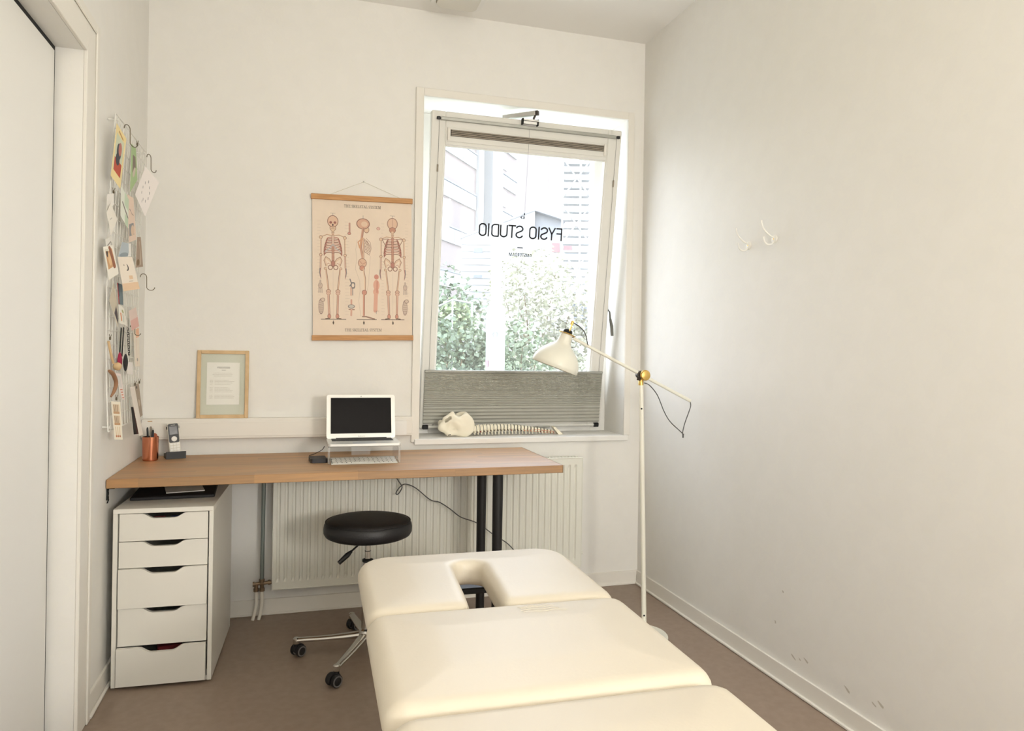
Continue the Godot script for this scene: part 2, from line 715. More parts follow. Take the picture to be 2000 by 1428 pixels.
# ------------------------------------------------------------------ the room shell
func room() -> void:
	var s := st()
	bx(s, Vector3(-0.4, -0.12, -0.34), Vector3(W + 0.2, 0, ZF + 0.2))
	struct("floor", s, M.floor, "grey-brown smooth linoleum floor")
	s = st()
	bx(s, Vector3(-0.4, H, -0.34), Vector3(W + 0.2, H + 0.15, ZF + 0.2))
	struct("ceiling", s, M.ceiling, "plain white painted ceiling")
	# back wall with the window opening
	s = st()
	bx(s, Vector3(-0.2, 0, -0.34), Vector3(1.325, H, 0))
	bx(s, Vector3(2.51, 0, -0.34), Vector3(W + 0.2, H, 0))
	bx(s, Vector3(1.325, 0, -0.34), Vector3(2.51, 0.83, 0))
	bx(s, Vector3(1.325, 2.68, -0.34), Vector3(2.51, H, 0))
	struct("wall_back", s, M.wall, "cream white painted wall around the window")
	s = st()
	bx(s, Vector3(W, 0, 0), Vector3(W + 0.2, H, ZF))
	var wr := struct("wall_right", s, M.wall, "long cream white wall with coat hooks and scuff marks")
	# scuff marks on the paint
	for a in [[1.372, 0.132, 0.03, 0.006], [1.447, 0.147, 0.026, 0.005], [1.664, 0.134, 0.034, 0.007], [1.818, 0.153, 0.03, 0.006], [1.304, 0.369, 0.012, 0.006], [1.258, 0.229, 0.01, 0.008], [1.41, 0.138, 0.014, 0.004], [1.79, 0.14, 0.02, 0.004]]:
		s = st()
		var pts := []
		for k in 9:
			var t := TAU * k / 9.0
			var rr := rng.randf_range(0.55, 1.1)
			pts.append(Vector3(W - 0.0006, a[1] + sin(t) * a[3] * rr - cos(t) * a[2] * 0.25, a[0] + cos(t) * a[2] * rr * 0.6))
		poly(s, pts, Vector3.LEFT)
		obj("scuff_mark", s, mat(Color(0.78, 0.755, 0.71), 0.8), wr)
	# left wall with the doorway
	s = st()
	bx(s, Vector3(-0.15, 0, 0), Vector3(0, H, 1.06))
	bx(s, Vector3(-0.15, 0, 2.0), Vector3(0, H, ZF))
	bx(s, Vector3(-0.15, 2.32, 1.06), Vector3(0, H, 2.0))
	struct("wall_left", s, M.wall, "cream white wall with the door and pin board")
	s = st()
	bx(s, Vector3(-0.15, 0, ZF), Vector3(0.75, H, ZF + 0.2))
	bx(s, Vector3(1.95, 0, ZF), Vector3(W + 0.2, H, ZF + 0.2))
	bx(s, Vector3(0.75, 2.42, ZF), Vector3(1.95, H, ZF + 0.2))
	bx(s, Vector3(0.75, 0, ZF), Vector3(1.95, 0.85, ZF + 0.2))
	struct("wall_front", s, M.wall, "cream white wall with an added window for fill light")
	# unseen window opening, added to let in frontal fill daylight
	var fw := thing("window_2", "added white framed window letting in fill light, out of view", "window", Vector3(0.75, 0.85, ZF + 0.1))
	fw.remove_meta("category")
	fw.set_meta("kind", "structure")
	s = st()
	frame_ring(s, 0, 0, 1.20, 1.57, 0.06, 0.06, 0.06, 0.06, -0.03, 0.03, 0.003)
	bx(s, Vector3(0.58, 0.06, -0.03), Vector3(0.62, 1.51, 0.03), 0.003)
	obj("frame", s, M.white_paint, fw)
	for x in [0.06, 0.62]:
		s = st()
		bx(s, Vector3(x, 0.06, -0.004), Vector3(x + 0.52, 1.51, 0.004))
		obj("pane", s, M.pane, fw)
	# corner crack where paint has opened
	# baseboards with a sealed foot
	s = st()
	bx(s, Vector3(0, 0, 0), Vector3(W, 0.078, 0.010), 0.0015)
	bx(s, Vector3(0, 0, 0.010), Vector3(W, 0.010, 0.017), 0.002)
	struct("baseboard_back", s, M.trim, "low white baseboard under the radiator")
	s = st()
	bx(s, Vector3(W - 0.010, 0, 0.017), Vector3(W, 0.078, ZF), 0.0015)
	bx(s, Vector3(W - 0.022, 0, 0.017), Vector3(W - 0.010, 0.014, ZF), 0.004)
	struct("baseboard_right", s, M.trim, "low white baseboard along the coat hook wall")
	s = st()
	bx(s, Vector3(0, 0, 0.017), Vector3(0.010, 0.078, 0.925), 0.0015)
	bx(s, Vector3(0.010, 0, 0.017), Vector3(0.022, 0.014, 0.925), 0.004)
	struct("baseboard_left", s, M.trim, "low white baseboard behind the drawer unit")
	# door, frame, seal
	var d := thing("door_1", "flush white door set back in its frame", "door")
	d.remove_meta("category")
	d.set_meta("kind", "structure")
	s = st()
	bx(s, Vector3(-0.118, 0.006, 1.078), Vector3(-0.080, 2.302, 1.982), 0.002)
	obj("door_leaf", s, M.white_paint, d)
	s = st()
	bx(s, Vector3(-0.15, 0, 1.06), Vector3(-0.084, 2.32, 1.078))
	bx(s, Vector3(-0.15, 0, 1.982), Vector3(-0.084, 2.32, 2.0))
	bx(s, Vector3(-0.15, 2.302, 1.078), Vector3(-0.084, 2.32, 1.982))
	bx(s, Vector3(-0.3, 0, 1.0), Vector3(-0.16, 2.4, 2.06))
	obj("door_seal", s, M.gap, d)
	s = st()
	bx(s, Vector3(-0.080, 0.95, 1.90), Vector3(-0.072, 1.12, 1.94), 0.003)
	tube(s, [Vector3(-0.074, 1.05, 1.92), Vector3(-0.03, 1.05, 1.92), Vector3(-0.025, 1.05, 1.80)], 0.009, 10)
	obj("door_handle", s, M.steel, d)
	s = st()
	# flat jamb lining, then a stepped architrave
	for z in [[0.93, 1.06], [2.0, 2.13]]:
		bx(s, Vector3(0, 0, z[0]), Vector3(0.012, 2.45, z[1]), 0.002)
	bx(s, Vector3(0, 2.32, 1.06), Vector3(0.012, 2.45, 2.0), 0.002)
	for z in [[0.93, 0.965], [2.095, 2.13]]:
		bx(s, Vector3(0.012, 0, z[0]), Vector3(0.019, 2.45, z[1]), 0.003)
	bx(s, Vector3(0.012, 2.415, 0.965), Vector3(0.019, 2.45, 2.095), 0.003)
	struct("trim_1", s, M.trim, "white stepped architrave around the door")
	# ceiling lamp, switched off
	var cl := thing("ceiling_lamp", "flat white ceiling lamp with rounded corners and opal cover", "lamp", Vector3(1.45, H, 0.30))
	s = st()
	var xf := Transform3D(Basis(Vector3.RIGHT, PI / 2), Vector3.ZERO)
	extrude(s, round_rect(0.26, 0.30, 0.05), 0.0, 0.045, xf)
	obj("housing", s, M.white_paint, cl)
	s = st()
	extrude(s, round_rect(0.205, 0.245, 0.035), 0.045, 0.058, xf)
	obj("cover", s, mat(Color(0.86, 0.845, 0.80), 0.4), cl)
	s = st()
	extrude(s, round_rect(0.212, 0.252, 0.038), 0.0445, 0.047, xf)
	obj("seam", s, M.grille, cl)
	# lamps behind the camera: an added fill lamp and the softbox
	var glow := mat(Color(1, 0.97, 0.92), 0.6)
	glow.emission_enabled = true
	glow.emission = Color(1, 0.975, 0.93)
	glow.emission_energy_multiplier = 1.5
	# floor lamp added out of view as fill, bouncing light off the ceiling
	var lp := thing("fill_uplighter", "added white floor lamp with a wide bowl, throwing fill light upwards", "lamp", Vector3(1.35, 0, 5.3))
	s = st()
	lathe(s, [Vector2(0, 0), Vector2(0.14, 0), Vector2(0.14, 0.02), Vector2(0.015, 0.03), Vector2(0.013, 1.70), Vector2(0.03, 1.72), Vector2(0.15, 1.78), Vector2(0.19, 1.84), Vector2(0.185, 1.84), Vector2(0.145, 1.79), Vector2(0, 1.76)], 32)
	obj("stand", s, M.white_paint, lp)
	s = st()
	lathe(s, [Vector2(0, 1.805), Vector2(0.15, 1.805), Vector2(0.15, 1.812), Vector2(0, 1.812)], 32)
	obj("diffuser", s, glow, lp)
	area_light("fill_uplighter_light", Vector3(0, 1.86, 0), Vector3.UP, Vector2(0.26, 0.26), 8.5, Color(1, 0.975, 0.93), lp)
	var sb := thing("softbox_lamp", "square photo softbox lamp on a black tripod stand", "lamp", Vector3(2.26, 0, 4.95))
	var aim := Basis.looking_at(Vector3(-0.28, -0.08, -1.0), Vector3.UP)
	var head := Transform3D(aim, Vector3(0, 1.50, 0))
	s = st()
	for q in [[Vector3(-0.24, -0.24, 0), Vector3(0.24, -0.24, 0)], [Vector3(0.24, -0.24, 0), Vector3(0.24, 0.24, 0)], [Vector3(0.24, 0.24, 0), Vector3(-0.24, 0.24, 0)], [Vector3(-0.24, 0.24, 0), Vector3(-0.24, -0.24, 0)]]:
		var mid: Vector3 = (q[0] + q[1]) / 2.0
		poly(s, [head * q[0], head * q[1], head * (q[1] * 0.3 + Vector3(0, 0, 0.3)), head * (q[0] * 0.3 + Vector3(0, 0, 0.3))], head.basis * mid)
	bx(s, Vector3(-0.072, -0.072, 0.3), Vector3(0.072, 0.072, 0.42), 0.005, head)
	obj("housing", s, M.black_matte, sb)
	s = st()
	bx(s, Vector3(-0.235, -0.235, -0.006), Vector3(0.235, 0.235, 0.0), 0.0, head)
	obj("diffuser", s, glow, sb)
	s = st()
	tube(s, [Vector3(0, 0.45, 0.1), Vector3(0, 1.4, 0.1)], 0.012, 10)
	for k in 3:
		var t := TAU * k / 3.0
		tube(s, [Vector3(0, 0.5, 0.1), Vector3(cos(t) * 0.3, 0.012, 0.1 + sin(t) * 0.3)], 0.01, 8)
	obj("tripod", s, M.black_matte, sb)
	area_light("softbox_light", head * Vector3(0, 0, -0.012), -aim.z, Vector2(0.46, 0.46), 8.5, Color(1, 0.985, 0.955), sb)


# ------------------------------------------------------------------ the window
func window() -> void:
	var s := st()
	# casing on the wall, open at the foot
	bx(s, Vector3(1.283, 0.845, 0), Vector3(1.325, 2.722, 0.012), 0.002)
	bx(s, Vector3(2.51, 0.862, 0), Vector3(2.548, 2.722, 0.012), 0.002)
	bx(s, Vector3(1.325, 2.68, 0), Vector3(2.51, 2.722, 0.012), 0.002)
	struct("trim_2", s, M.trim, "narrow cream casing around the window opening")
	s = st()
	bx(s, Vector3(1.325, 0.83, -0.27), Vector3(2.51, 0.862, 0.0), 0.0)
	bx(s, Vector3(1.300, 0.832, 0.0), Vector3(2.533, 0.862, 0.022), 0.003)
	struct("trim_3", s, M.white_paint, "white window sill board under the tilted sash")
	var w := thing("window_1", "white bottom hung window tilted open into the room", "window", Vector3(1.36, 0.897, -0.25))
	w.remove_meta("category")
	w.set_meta("kind", "structure")
	# fixed frame at the back of the reveal
	s = st()
	frame_ring(s, -0.035, -0.067, 1.15, 1.783, 0.095, 0.075, 0.095, 0.085, -0.075, -0.012, 0.003)
	obj("fixed_frame", s, M.white_paint, w)
	var tilt := deg_to_rad(8.6)
	s = st()
	frame_ring(s, 0.004, 0.0, 1.099, 1.728, 0.076, 0.06, 0.082, 0.172, -0.028, 0.026, 0.004)
	# inner glazing beads
	frame_ring(s, 0.076, 0.056, 1.021, 1.560, 0.010, 0.012, 0.010, 0.010, -0.010, 0.018, 0.002)
	var sash := obj("sash", s, M.sash, w)
	sash.transform = Transform3D(Basis(Vector3.RIGHT, tilt), Vector3.ZERO)
	s = st()
	bx(s, Vector3(0.078, 0.058, -0.008), Vector3(1.018, 1.560, -0.002))
	obj("pane", s, M.pane, sash)
	stroke_letters(sash, Vector3(0.784, 1.088, -0.0012))
	lettering("lettering", "AMSTERDAM", 0.137, 0.0200, M.ink, sash, Vector3(0.546, 0.996, -0.0012), PI)
	lettering("lettering", "L", 0.018, 0.013, M.ink, sash, Vector3(0.549, 1.224, -0.0012), PI)
	lettering("lettering", "D", 0.024, 0.014, M.ink, sash, Vector3(0.545, 1.205, -0.0012), PI)
	s = st()
	bx(s, Vector3(0.524, 1.0335, -0.0016), Vector3(0.557, 1.0385, -0.0008))
	obj("dash", s, M.ink, sash)
	# ventilation grille in the top rail
	s = st()
	bx(s, Vector3(0.090, 1.575, 0.026), Vector3(1.012, 1.648, 0.031), 0.002)
	obj("vent_frame", s, M.sash, sash)
	s = st()
	bx(s, Vector3(0.108, 1.603, 0.031), Vector3(0.994, 1.637, 0.0325))
	obj("vent_slot", s, M.gap, sash)
	for k in 4:
		s = st()
		bx(s, Vector3(0.110, 1.6045 + k * 0.0085, 0.0325), Vector3(0.992, 1.6105 + k * 0.0085, 0.0385), 0.0015)
		obj("vent_slat", s, M.grille, sash)
	for x in [0.097, 0.999]:
		s = st()
		bx(s, Vector3(x - 0.007, 1.58, 0.031), Vector3(x + 0.007, 1.645, 0.040), 0.003)
		tube(s, [Vector3(x, 1.592, 0.040), Vector3(x, 1.592, 0.043)], 0.004, 8)
		obj("vent_end_cap", s, M.trim, sash)
	# dark stay handle on the edge of the sash
	s = st()
	tube(s, [Vector3(1.103, 0.71, 0.0), Vector3(1.113, 0.69, 0.020), Vector3(1.115, 0.645, 0.032)], [0.004, 0.005, 0.006], 8)
	tube(s, [Vector3(1.115, 0.650, 0.030), Vector3(1.118, 0.61, 0.050), Vector3(1.118, 0.555, 0.068)], [0.008, 0.010, 0.009], 8)
	obj("handle", s, mat(Color(0.42, 0.42, 0.40), 0.45, 0.3), sash)
	s = st()
	bx(s, Vector3(1.099, 0.69, -0.012), Vector3(1.106, 0.73, 0.012), 0.002)
	obj("handle_plate", s, M.steel, sash)
	# the pleated blind, fixed to the sash
	var tr := Transform3D(Basis(Vector3.RIGHT, tilt), Vector3(1.36, 0.897, -0.25))
	var b := thing("pleated_blind", "grey pleated window blind pulled half up from the sill", "blind")
	b.transform = tr
	s = st()
	# honeycomb pleats: tight above, sagging wider at the foot
	var ys := []
	var y := 0.322
	while y > 0.205:
		ys.append(y)
		y -= 0.0080
	while y > 0.130:
		ys.append(y)
		y -= 0.0105
	while y > 0.035:
		ys.append(y)
		y -= 0.0200
	ys.append(0.026)
	for i in ys.size() - 1:
		var ya: float = ys[i]
		var yb: float = ys[i + 1]
		var ym := (ya + yb) / 2.0
		var dp := 0.0055 if ya > 0.13 else 0.0075
		var z0 := 0.033
		for sgn in [1.0, -1.0]:
			poly(s, [Vector3(0.022, ya, z0), Vector3(1.088, ya, z0), Vector3(1.088, ym, z0 + sgn * dp), Vector3(0.022, ym, z0 + sgn * dp)], Vector3(0, 0.3, sgn))
			poly(s, [Vector3(0.022, ym, z0 + sgn * dp), Vector3(1.088, ym, z0 + sgn * dp), Vector3(1.088, yb, z0), Vector3(0.022, yb, z0)], Vector3(0, -0.3, sgn))
	obj("pleats", s, M.blind, b)
	s = st()
	bx(s, Vector3(0.020, 0.322, 0.028), Vector3(1.090, 0.336, 0.042), 0.003)
	obj("moving_rail", s, M.grey_rail, b)
	s = st()
	bx(s, Vector3(0.030, 0.004, 0.027), Vector3(1.082, 0.018, 0.042), 0.003)
	obj("bottom_rail", s, M.alu_white, b)
	s = st()
	bx(s, Vector3(0.700, 0.000, 0.042), Vector3(0.775, 0.010, 0.050), 0.002)
	obj("pull_tab", s, M.grey_rail, b)
	s = st()
	bx(s, Vector3(0.050, 1.680, 0.027), Vector3(1.062, 1.698, 0.041), 0.003)
	obj("upper_rail", s, M.grey_rail, b)
	for x in [0.030, 1.066]:
		s = st()
		bx(s, Vector3(x, 1.681, 0.027), Vector3(x + 0.018, 1.697, 0.042), 0.002)
		obj("end_cap", s, M.black, b)
		s = st()
		bx(s, Vector3(x - 0.010, -0.002, 0.027), Vector3(x + 0.022, 0.022, 0.045), 0.003)
		obj("end_cap", s, M.black, b)
	for x in [0.045, 1.068]:
		s = st()
		tube(s, [Vector3(x, 1.68, 0.031), Vector3(x, 0.336, 0.031)], 0.0008, 5)
		obj("tension_cord", s, M.ink_soft, b)
		s = st()
		tube(s, [Vector3(x, 1.45, 0.031), Vector3(x, 1.412, 0.031)], 0.0042, 8)
		obj("cord_weight", s, M.grille, b)
	s = st()
	tube(s, [Vector3(0.545, 1.68, 0.034), Vector3(0.545, 0.336, 0.034)], 0.0006, 5)
	obj("tension_cord", s, M.ink_soft, b)
	# opener arm over the sash
	var op := thing("window_opener", "grey metal opener arm clamped to the top of the sash", "opener")
	op.transform = tr
	s = st()
	var ax := Transform3D(Basis(Vector3.UP, -0.70) * Basis(Vector3.BACK, 0.10), Vector3(0.575, 1.768, 0.045))
	bx(s, Vector3(-0.20, -0.012, -0.013), Vector3(-0.004, 0.012, 0.013), 0.002, ax)
	obj("arm", s, M.alu, op)
	s = st()
	bx(s, Vector3(-0.004, -0.012, -0.012), Vector3(0.012, 0.012, 0.012), 0.002, ax)
	tube(s, [Vector3(0.570, 1.757, 0.045), Vector3(0.560, 1.735, 0.045)], 0.006, 8)
	obj("arm_cap", s, mat(Color(0.25, 0.22, 0.20), 0.5), op)
	s = st()
	bx(s, Vector3(0.503, 1.705, 0.026), Vector3(0.583, 1.722, 0.048), 0.002)
	bx(s, Vector3(0.503, 1.722, 0.020), Vector3(0.590, 1.732, 0.052), 0.002)
	obj("bracket", s, M.alu, op)
	s = st()
	for x in [0.496, 0.583]:
		s = st()
		bx(s, Vector3(x, 1.7005, 0.026), Vector3(x + 0.008, 1.735, 0.050), 0.002)
		obj("bracket_clip", s, M.black_matte, op)


# ------------------------------------------------------------------ outside the window
func outside() -> void:
	var s := st()
	bx(s, Vector3(-30, -1.2, -90), Vector3(60, -0.6, -0.5))
	bx(s, Vector3(-30, -1.2, ZF + 0.25), Vector3(60, -0.2, 30))
	var g := struct("ground", s, M.street, "pale paved street outside")
	g.set_meta("kind", "structure")
	s = st()
	# planted bank that rises away from the house
	var grid := []
	for j in 9:
		var row := []
		for i in 13:
			var x := -1.0 + i * 0.9
			var z := -3.2 - j * 0.8
			row.append(Vector3(x, -0.6 + 1.9 * smoothstep(0.0, 7.0, j + 0.8 * sin(i * 0.9)) + 0.1 * sin(i * 2.1 + j), z))
		grid.append(row)
	s.set_smooth_group(0)
	for j in 8:
		for i in 12:
			poly(s, [grid[j][i], grid[j][i + 1], grid[j + 1][i + 1]], Vector3.UP)
			poly(s, [grid[j][i], grid[j + 1][i + 1], grid[j + 1][i]], Vector3.UP)
	var bank := struct("bank", s, M.grass, "grassy bank rising behind the street post")
	bank.set_meta("kind", "structure")
	# brick block of flats
	var dir := Vector3(0.591, 0, -0.806)
	var nrm := Vector3(-0.806, 0, -0.591)            # towards the street
	var bs := Basis(dir, Vector3.UP, nrm)
	var fl := thing("brick_building", "tall pink brick block with white window bands and shafts", "building", Vector3(9.489, -1.0, -40.554))
	fl.basis = bs
	if nrm.dot(Vector3(0.7, 0, 3.8) - fl.position) < 0.0:
		fl.basis = Basis(-dir, Vector3.UP, -nrm)
	var sg := 1.0 if fl.basis.x.dot(dir) > 0.0 else -1.0
	s = st()
	var xa := [[-9.0, 4.75], [5.6, 7.6], [9.0, 13.2], [13.2, 24.0]]
	for k in 4:
		var q0: float = xa[k][0] * sg
		var q1: float = xa[k][1] * sg
		var back := -0.9 if k == 1 else (0.0 if k < 3 else -0.6)
		bx(s, Vector3(minf(q0, q1), 0, -8), Vector3(maxf(q0, q1), 23.0, back))
	obj("wall", s, M.brick, fl)
	s = st()
	for q in [[4.75, 5.6], [7.6, 9.0]]:
		bx(s, Vector3(minf(q[0] * sg, q[1] * sg), 0, -8), Vector3(maxf(q[0] * sg, q[1] * sg), 23.0, 0.25))
	obj("white_shaft", s, M.facade_white, fl)
	for f in 5:
		var top := 7.4 + 2.82 * f
		for a in [[-2.6, 4.6, 0.0], [5.7, 7.5, -0.9], [9.1, 12.9, 0.0]]:
			var q0: float = minf(a[0] * sg, a[1] * sg)
			var q1: float = maxf(a[0] * sg, a[1] * sg)
			var zz: float = a[2]
			s = st()
			bx(s, Vector3(q0, top - 0.95, zz), Vector3(q1, top, zz + 0.10))
			var band := obj("window_band", s, M.facade_white, fl)
			s = st()
			bx(s, Vector3(q0, top, zz), Vector3(q1, top + 0.09, zz + 0.18))
			obj("lintel", s, M.far_dark, fl)
			var n := int((q1 - q0) / 1.2)
			for i in n:
				s = st()
				var w0 := q0 + 0.12 + i * (q1 - q0 - 0.12) / n
				bx(s, Vector3(w0, top - 0.82, zz + 0.10), Vector3(w0 + (q1 - q0 - 0.12) / n - 0.14, top - 0.10, zz + 0.12))
				obj("pane", s, M.far_glass if i % 3 else M.facade_white, band)
			# narrow window under each band
			s = st()
			var wx: float = (a[0] + 0.7) * sg
			bx(s, Vector3(minf(wx, wx + 0.9 * sg), top - 2.4, zz), Vector3(maxf(wx, wx + 0.9 * sg), top - 1.2, zz + 0.06))
			obj("window", s, M.facade_white, fl)
	# gabled house with pale boards
	var ho := thing("gabled_house", "low pale boarded house with a pitched grey roof", "building", Vector3(7.2, -0.8, -25.6))
	ho.basis = Basis(Vector3.UP, -0.285)
	s = st()
	extrude(s, PackedVector2Array([Vector2(0, 0), Vector2(3.05, 0), Vector2(3.05, 8.1), Vector2(0, 6.9)]), -5.0, 0.0)
	obj("wall", s, M.facade_white, ho)
	for k in 14:                                    # boards of the cladding
		s = st()
		bx(s, Vector3(0.0, 3.0 + k * 0.28, 0.0), Vector3(3.05, 3.22 + k * 0.28, 0.035))
		obj("board", s, M.facade_grey if k % 4 == 1 else M.facade_white, ho)
	s = st()
	extrude(s, PackedVector2Array([Vector2(3.05, 0), Vector2(4.3, 0), Vector2(4.3, 7.72), Vector2(3.05, 8.12)]), -5.0, -0.3)
	extrude(s, PackedVector2Array([Vector2(-0.05, 6.88), Vector2(3.05, 8.10), Vector2(4.35, 7.70), Vector2(4.35, 7.78), Vector2(3.05, 8.19), Vector2(-0.05, 6.97)]), -5.0, 0.04)
	obj("roof", s, M.roof_grey, ho)
	for a in [[0.52, 6.3, 0.36, 0.2], [1.75, 6.25, 0.16, 0.32], [2.0, 6.2, 0.42, 0.34], [0.52, 5.25, 0.36, 0.12]]:
		s = st()
		bx(s, Vector3(a[0], a[1], 0), Vector3(a[0] + a[2], a[1] + a[3], 0.06))
		obj("window", s, M.far_dark if a[3] < 0.3 else M.far_glass, ho)
	# open steel stair tower
	var tw := thing("stair_tower", "pale steel stair tower with open landings and cross braces", "tower", Vector3(9.43, -1, -19.7))
	tw.basis = Basis(Vector3.UP, -0.29)
	for x in [0.0, 0.62, 0.98]:
		s = st()
		bx(s, Vector3(x, 0, -0.06), Vector3(x + 0.07, 9.6, 0.0))
		obj("post", s, M.facade_white, tw)
	for k in 18:
		s = st()
		bx(s, Vector3(0.07, 4.2 + k * 0.28, -0.4), Vector3(0.98, 4.26 + k * 0.28, -0.02))
		obj("landing", s, M.facade_white, tw)
	for k in 3:
		s = st()
		tube(s, [Vector3(0.05, 4.6 + k * 1.6, 0.02), Vector3(1.0, 5.9 + k * 1.6, 0.02)], 0.03, 6)
		tube(s, [Vector3(0.05, 5.9 + k * 1.6, 0.02), Vector3(1.0, 4.6 + k * 1.6, 0.02)], 0.03, 6)
		obj("brace", s, M.facade_white, tw)
	s = st()
	bx(s, Vector3(0.45, 3.2, -1.0), Vector3(0.98, 4.1, -0.4))
	obj("door", s, M.far_dark, tw)
	s = st()
	bx(s, Vector3(-2.5, 2.0, -2.4), Vector3(1.4, 6.7, -2.0))
	obj("back_wall", s, M.facade_white, tw)
	for a in [[-0.2, 6.15, 0.28, 0.34], [0.24, 6.15, 0.3, 0.24]]:
		s = st()
		bx(s, Vector3(a[0], a[1], -2.0), Vector3(a[0] + a[2], a[1] + a[3], -1.95))
		obj("red_panel", s, M.far_red, tw)
	# street post with a thick foot and stickers
	var po := thing("street_post", "tall white street post with a thick stickered foot", "post", Vector3(2.55, -0.6, -2.97))
	s = st()
	lathe(s, [Vector2(0, 0), Vector2(0.094, 0), Vector2(0.094, 2.12), Vector2(0.10, 2.13), Vector2(0.10, 2.19), Vector2(0.092, 2.20), Vector2(0.088, 2.37), Vector2(0.055, 2.40)], 28)
	obj("foot", s, M.post, po)
	s = st()
	lathe(s, [Vector2(0.05, 2.39), Vector2(0.05, 8.0), Vector2(0, 8.0)], 24)
	obj("shaft", s, M.post, po)
	s = st()
	var yaw := Basis(Vector3.UP, -0.29)
	var arc := []
	for k in 13:
		var t := deg_to_rad(-40.0 + 260.0 * k / 12.0)
		arc.append(yaw * Vector3(cos(t) * 0.032, 2.10 + sin(t) * 0.032, 0.097))
	tube(s, arc, 0.004, 6)
	obj("sticker", s, mat(Color(0.62, 0.63, 0.63), 0.6), po)
	s = st()
	bx(s, Vector3(-0.02, -0.03, 0.0), Vector3(0.02, 0.03, 0.004), 0.0, Transform3D(Basis(Vector3.UP, -1.25), Vector3(-0.09, 1.82, 0.032)))
	obj("sticker", s, mat(Color(0.72, 0.45, 0.52), 0.6), po)
	# white stair railing
	var ra := thing("stair_railing", "white tubular railing climbing beside the bushes", "railing")
	for a in [[Vector3(2.10, 1.77, -4.56), Vector3(2.43, 1.94, -4.46), Vector3(2.66, 1.90, -4.40)], [Vector3(2.10, 1.51, -4.56), Vector3(2.43, 1.78, -4.46)]]:
		s = st()
		tube(s, a, 0.011, 8)
		obj("rail", s, M.facade_white, ra)
	for p in [Vector3(2.43, 1.94, -4.46), Vector3(2.65, 1.90, -4.40)]:
		s = st()
		tube(s, [p, Vector3(p.x, 0.0, p.z)], 0.011, 8)
		obj("post", s, M.facade_white, ra)
	# shrubs
	var leaf := st()
	poly(leaf, [Vector3(0, 0, 0), Vector3(0.4, 0.12, 0.55), Vector3(0, 0.05, 1.0)], Vector3.UP)
	poly(leaf, [Vector3(0, 0, 0), Vector3(-0.4, 0.12, 0.55), Vector3(0, 0.05, 1.0)], Vector3.UP)
	leaf.generate_normals()
	var leaf_mesh := leaf.commit()
	var dark := Color(0.135, 0.18, 0.12)
	var mid := Color(0.20, 0.245, 0.165)
	var lime := Color(0.28, 0.34, 0.20)
	var cream := Color(0.40, 0.395, 0.32)
	shrub(leaf_mesh, Vector3(2.18, 0, -3.75), Vector3(0.42, 0.62, 0.35), 1.10, 1500, dark, "dark green shrub below the white stair railing")
	shrub(leaf_mesh, Vector3(2.66, 0, -3.86), Vector3(0.30, 0.52, 0.30), 1.12, 1500, mid, "mid green shrub just behind the street post foot")
	shrub(leaf_mesh, Vector3(2.50, 0, -4.75), Vector3(0.28, 0.28, 0.22), 1.66, 900, lime, "small lime green shrub above the dark one")
	shrub(leaf_mesh, Vector3(2.35, 0, -5.0), Vector3(0.60, 0.62, 0.40), 1.75, 1500, dark, "tall dark shrub beside the gabled house wall")
	shrub(leaf_mesh, Vector3(3.18, 0, -4.3), Vector3(0.45, 0.60, 0.40), 1.15, 1400, mid, "rounded green shrub on the far side of the post")
	shrub(leaf_mesh, Vector3(3.75, 0, -5.2), Vector3(0.85, 0.80, 0.55), 1.75, 2600, cream, "wide pale flowering shrub in front of the stair tower")
	shrub(leaf_mesh, Vector3(4.35, 0, -5.0), Vector3(0.65, 0.70, 0.45), 1.35, 1600, cream, "pale shrub at the foot of the stair tower")
	shrub(leaf_mesh, Vector3(4.05, 0, -6.3), Vector3(0.70, 0.55, 0.45), 2.35, 1500, cream, "highest pale shrub behind the flowering one")


func shrub(leaf: Mesh, at: Vector3, r: Vector3, cy: float, n: int, col: Color, label: String) -> void:
	var t := thing("shrub", label, "shrub", Vector3(at.x, 0.0, at.z), "shrubs on the bank")
	var m := StandardMaterial3D.new()
	m.vertex_color_use_as_albedo = true
	m.roughness = 0.7
	m.backlight = Color(0.5, 0.5, 0.35)
	m.cull_mode = BaseMaterial3D.CULL_DISABLED
	var mm := MultiMesh.new()
	mm.transform_format = MultiMesh.TRANSFORM_3D
	mm.use_colors = true
	mm.mesh = leaf
	mm.instance_count = n
	for i in n:
		var d := Vector3(rng.randfn(), rng.randfn(), rng.randfn()).normalized()
		var k := pow(rng.randf(), 0.35)
		var lump := 1.0 + 0.22 * sin(d.x * 5.0 + at.x * 7.0) * cos(d.y * 4.0 + d.z * 5.0)
		var p := Vector3(0, cy, 0) + d * r * k * lump
		var b := Basis(Vector3(rng.randfn(), rng.randfn(), rng.randfn()).normalized(), rng.randf() * TAU)
		mm.set_instance_transform(i, Transform3D(b.scaled(Vector3.ONE * rng.randf_range(0.05, 0.085)), p))
		var v := rng.randf_range(0.7, 1.35)
		mm.set_instance_color(i, Color(col.r * v, col.g * v, col.b * v))
	var o := MultiMeshInstance3D.new()
	o.multimesh = mm
	o.material_override = m
	o.name = "foliage"
	o.set_meta("kind", "stuff")
	t.add_child(o)
	var s := st()
	for k in 4:
		var a := TAU * k / 4.0 + at.x
		tube(s, [Vector3(0, -0.3, 0), Vector3(cos(a) * r.x * 0.3, cy * 0.7, sin(a) * r.z * 0.3), Vector3(cos(a) * r.x * 0.6, cy + r.y * 0.4, sin(a) * r.z * 0.6)], [0.02, 0.012, 0.005], 6)
	obj("stem", s, mat(Color(0.42, 0.36, 0.28), 0.9), t)


# ------------------------------------------------------------------ furniture
func furniture() -> void:
	desk()
	drawer_unit()
	stool()
	massage_table()
	radiator()
	floor_lamp()


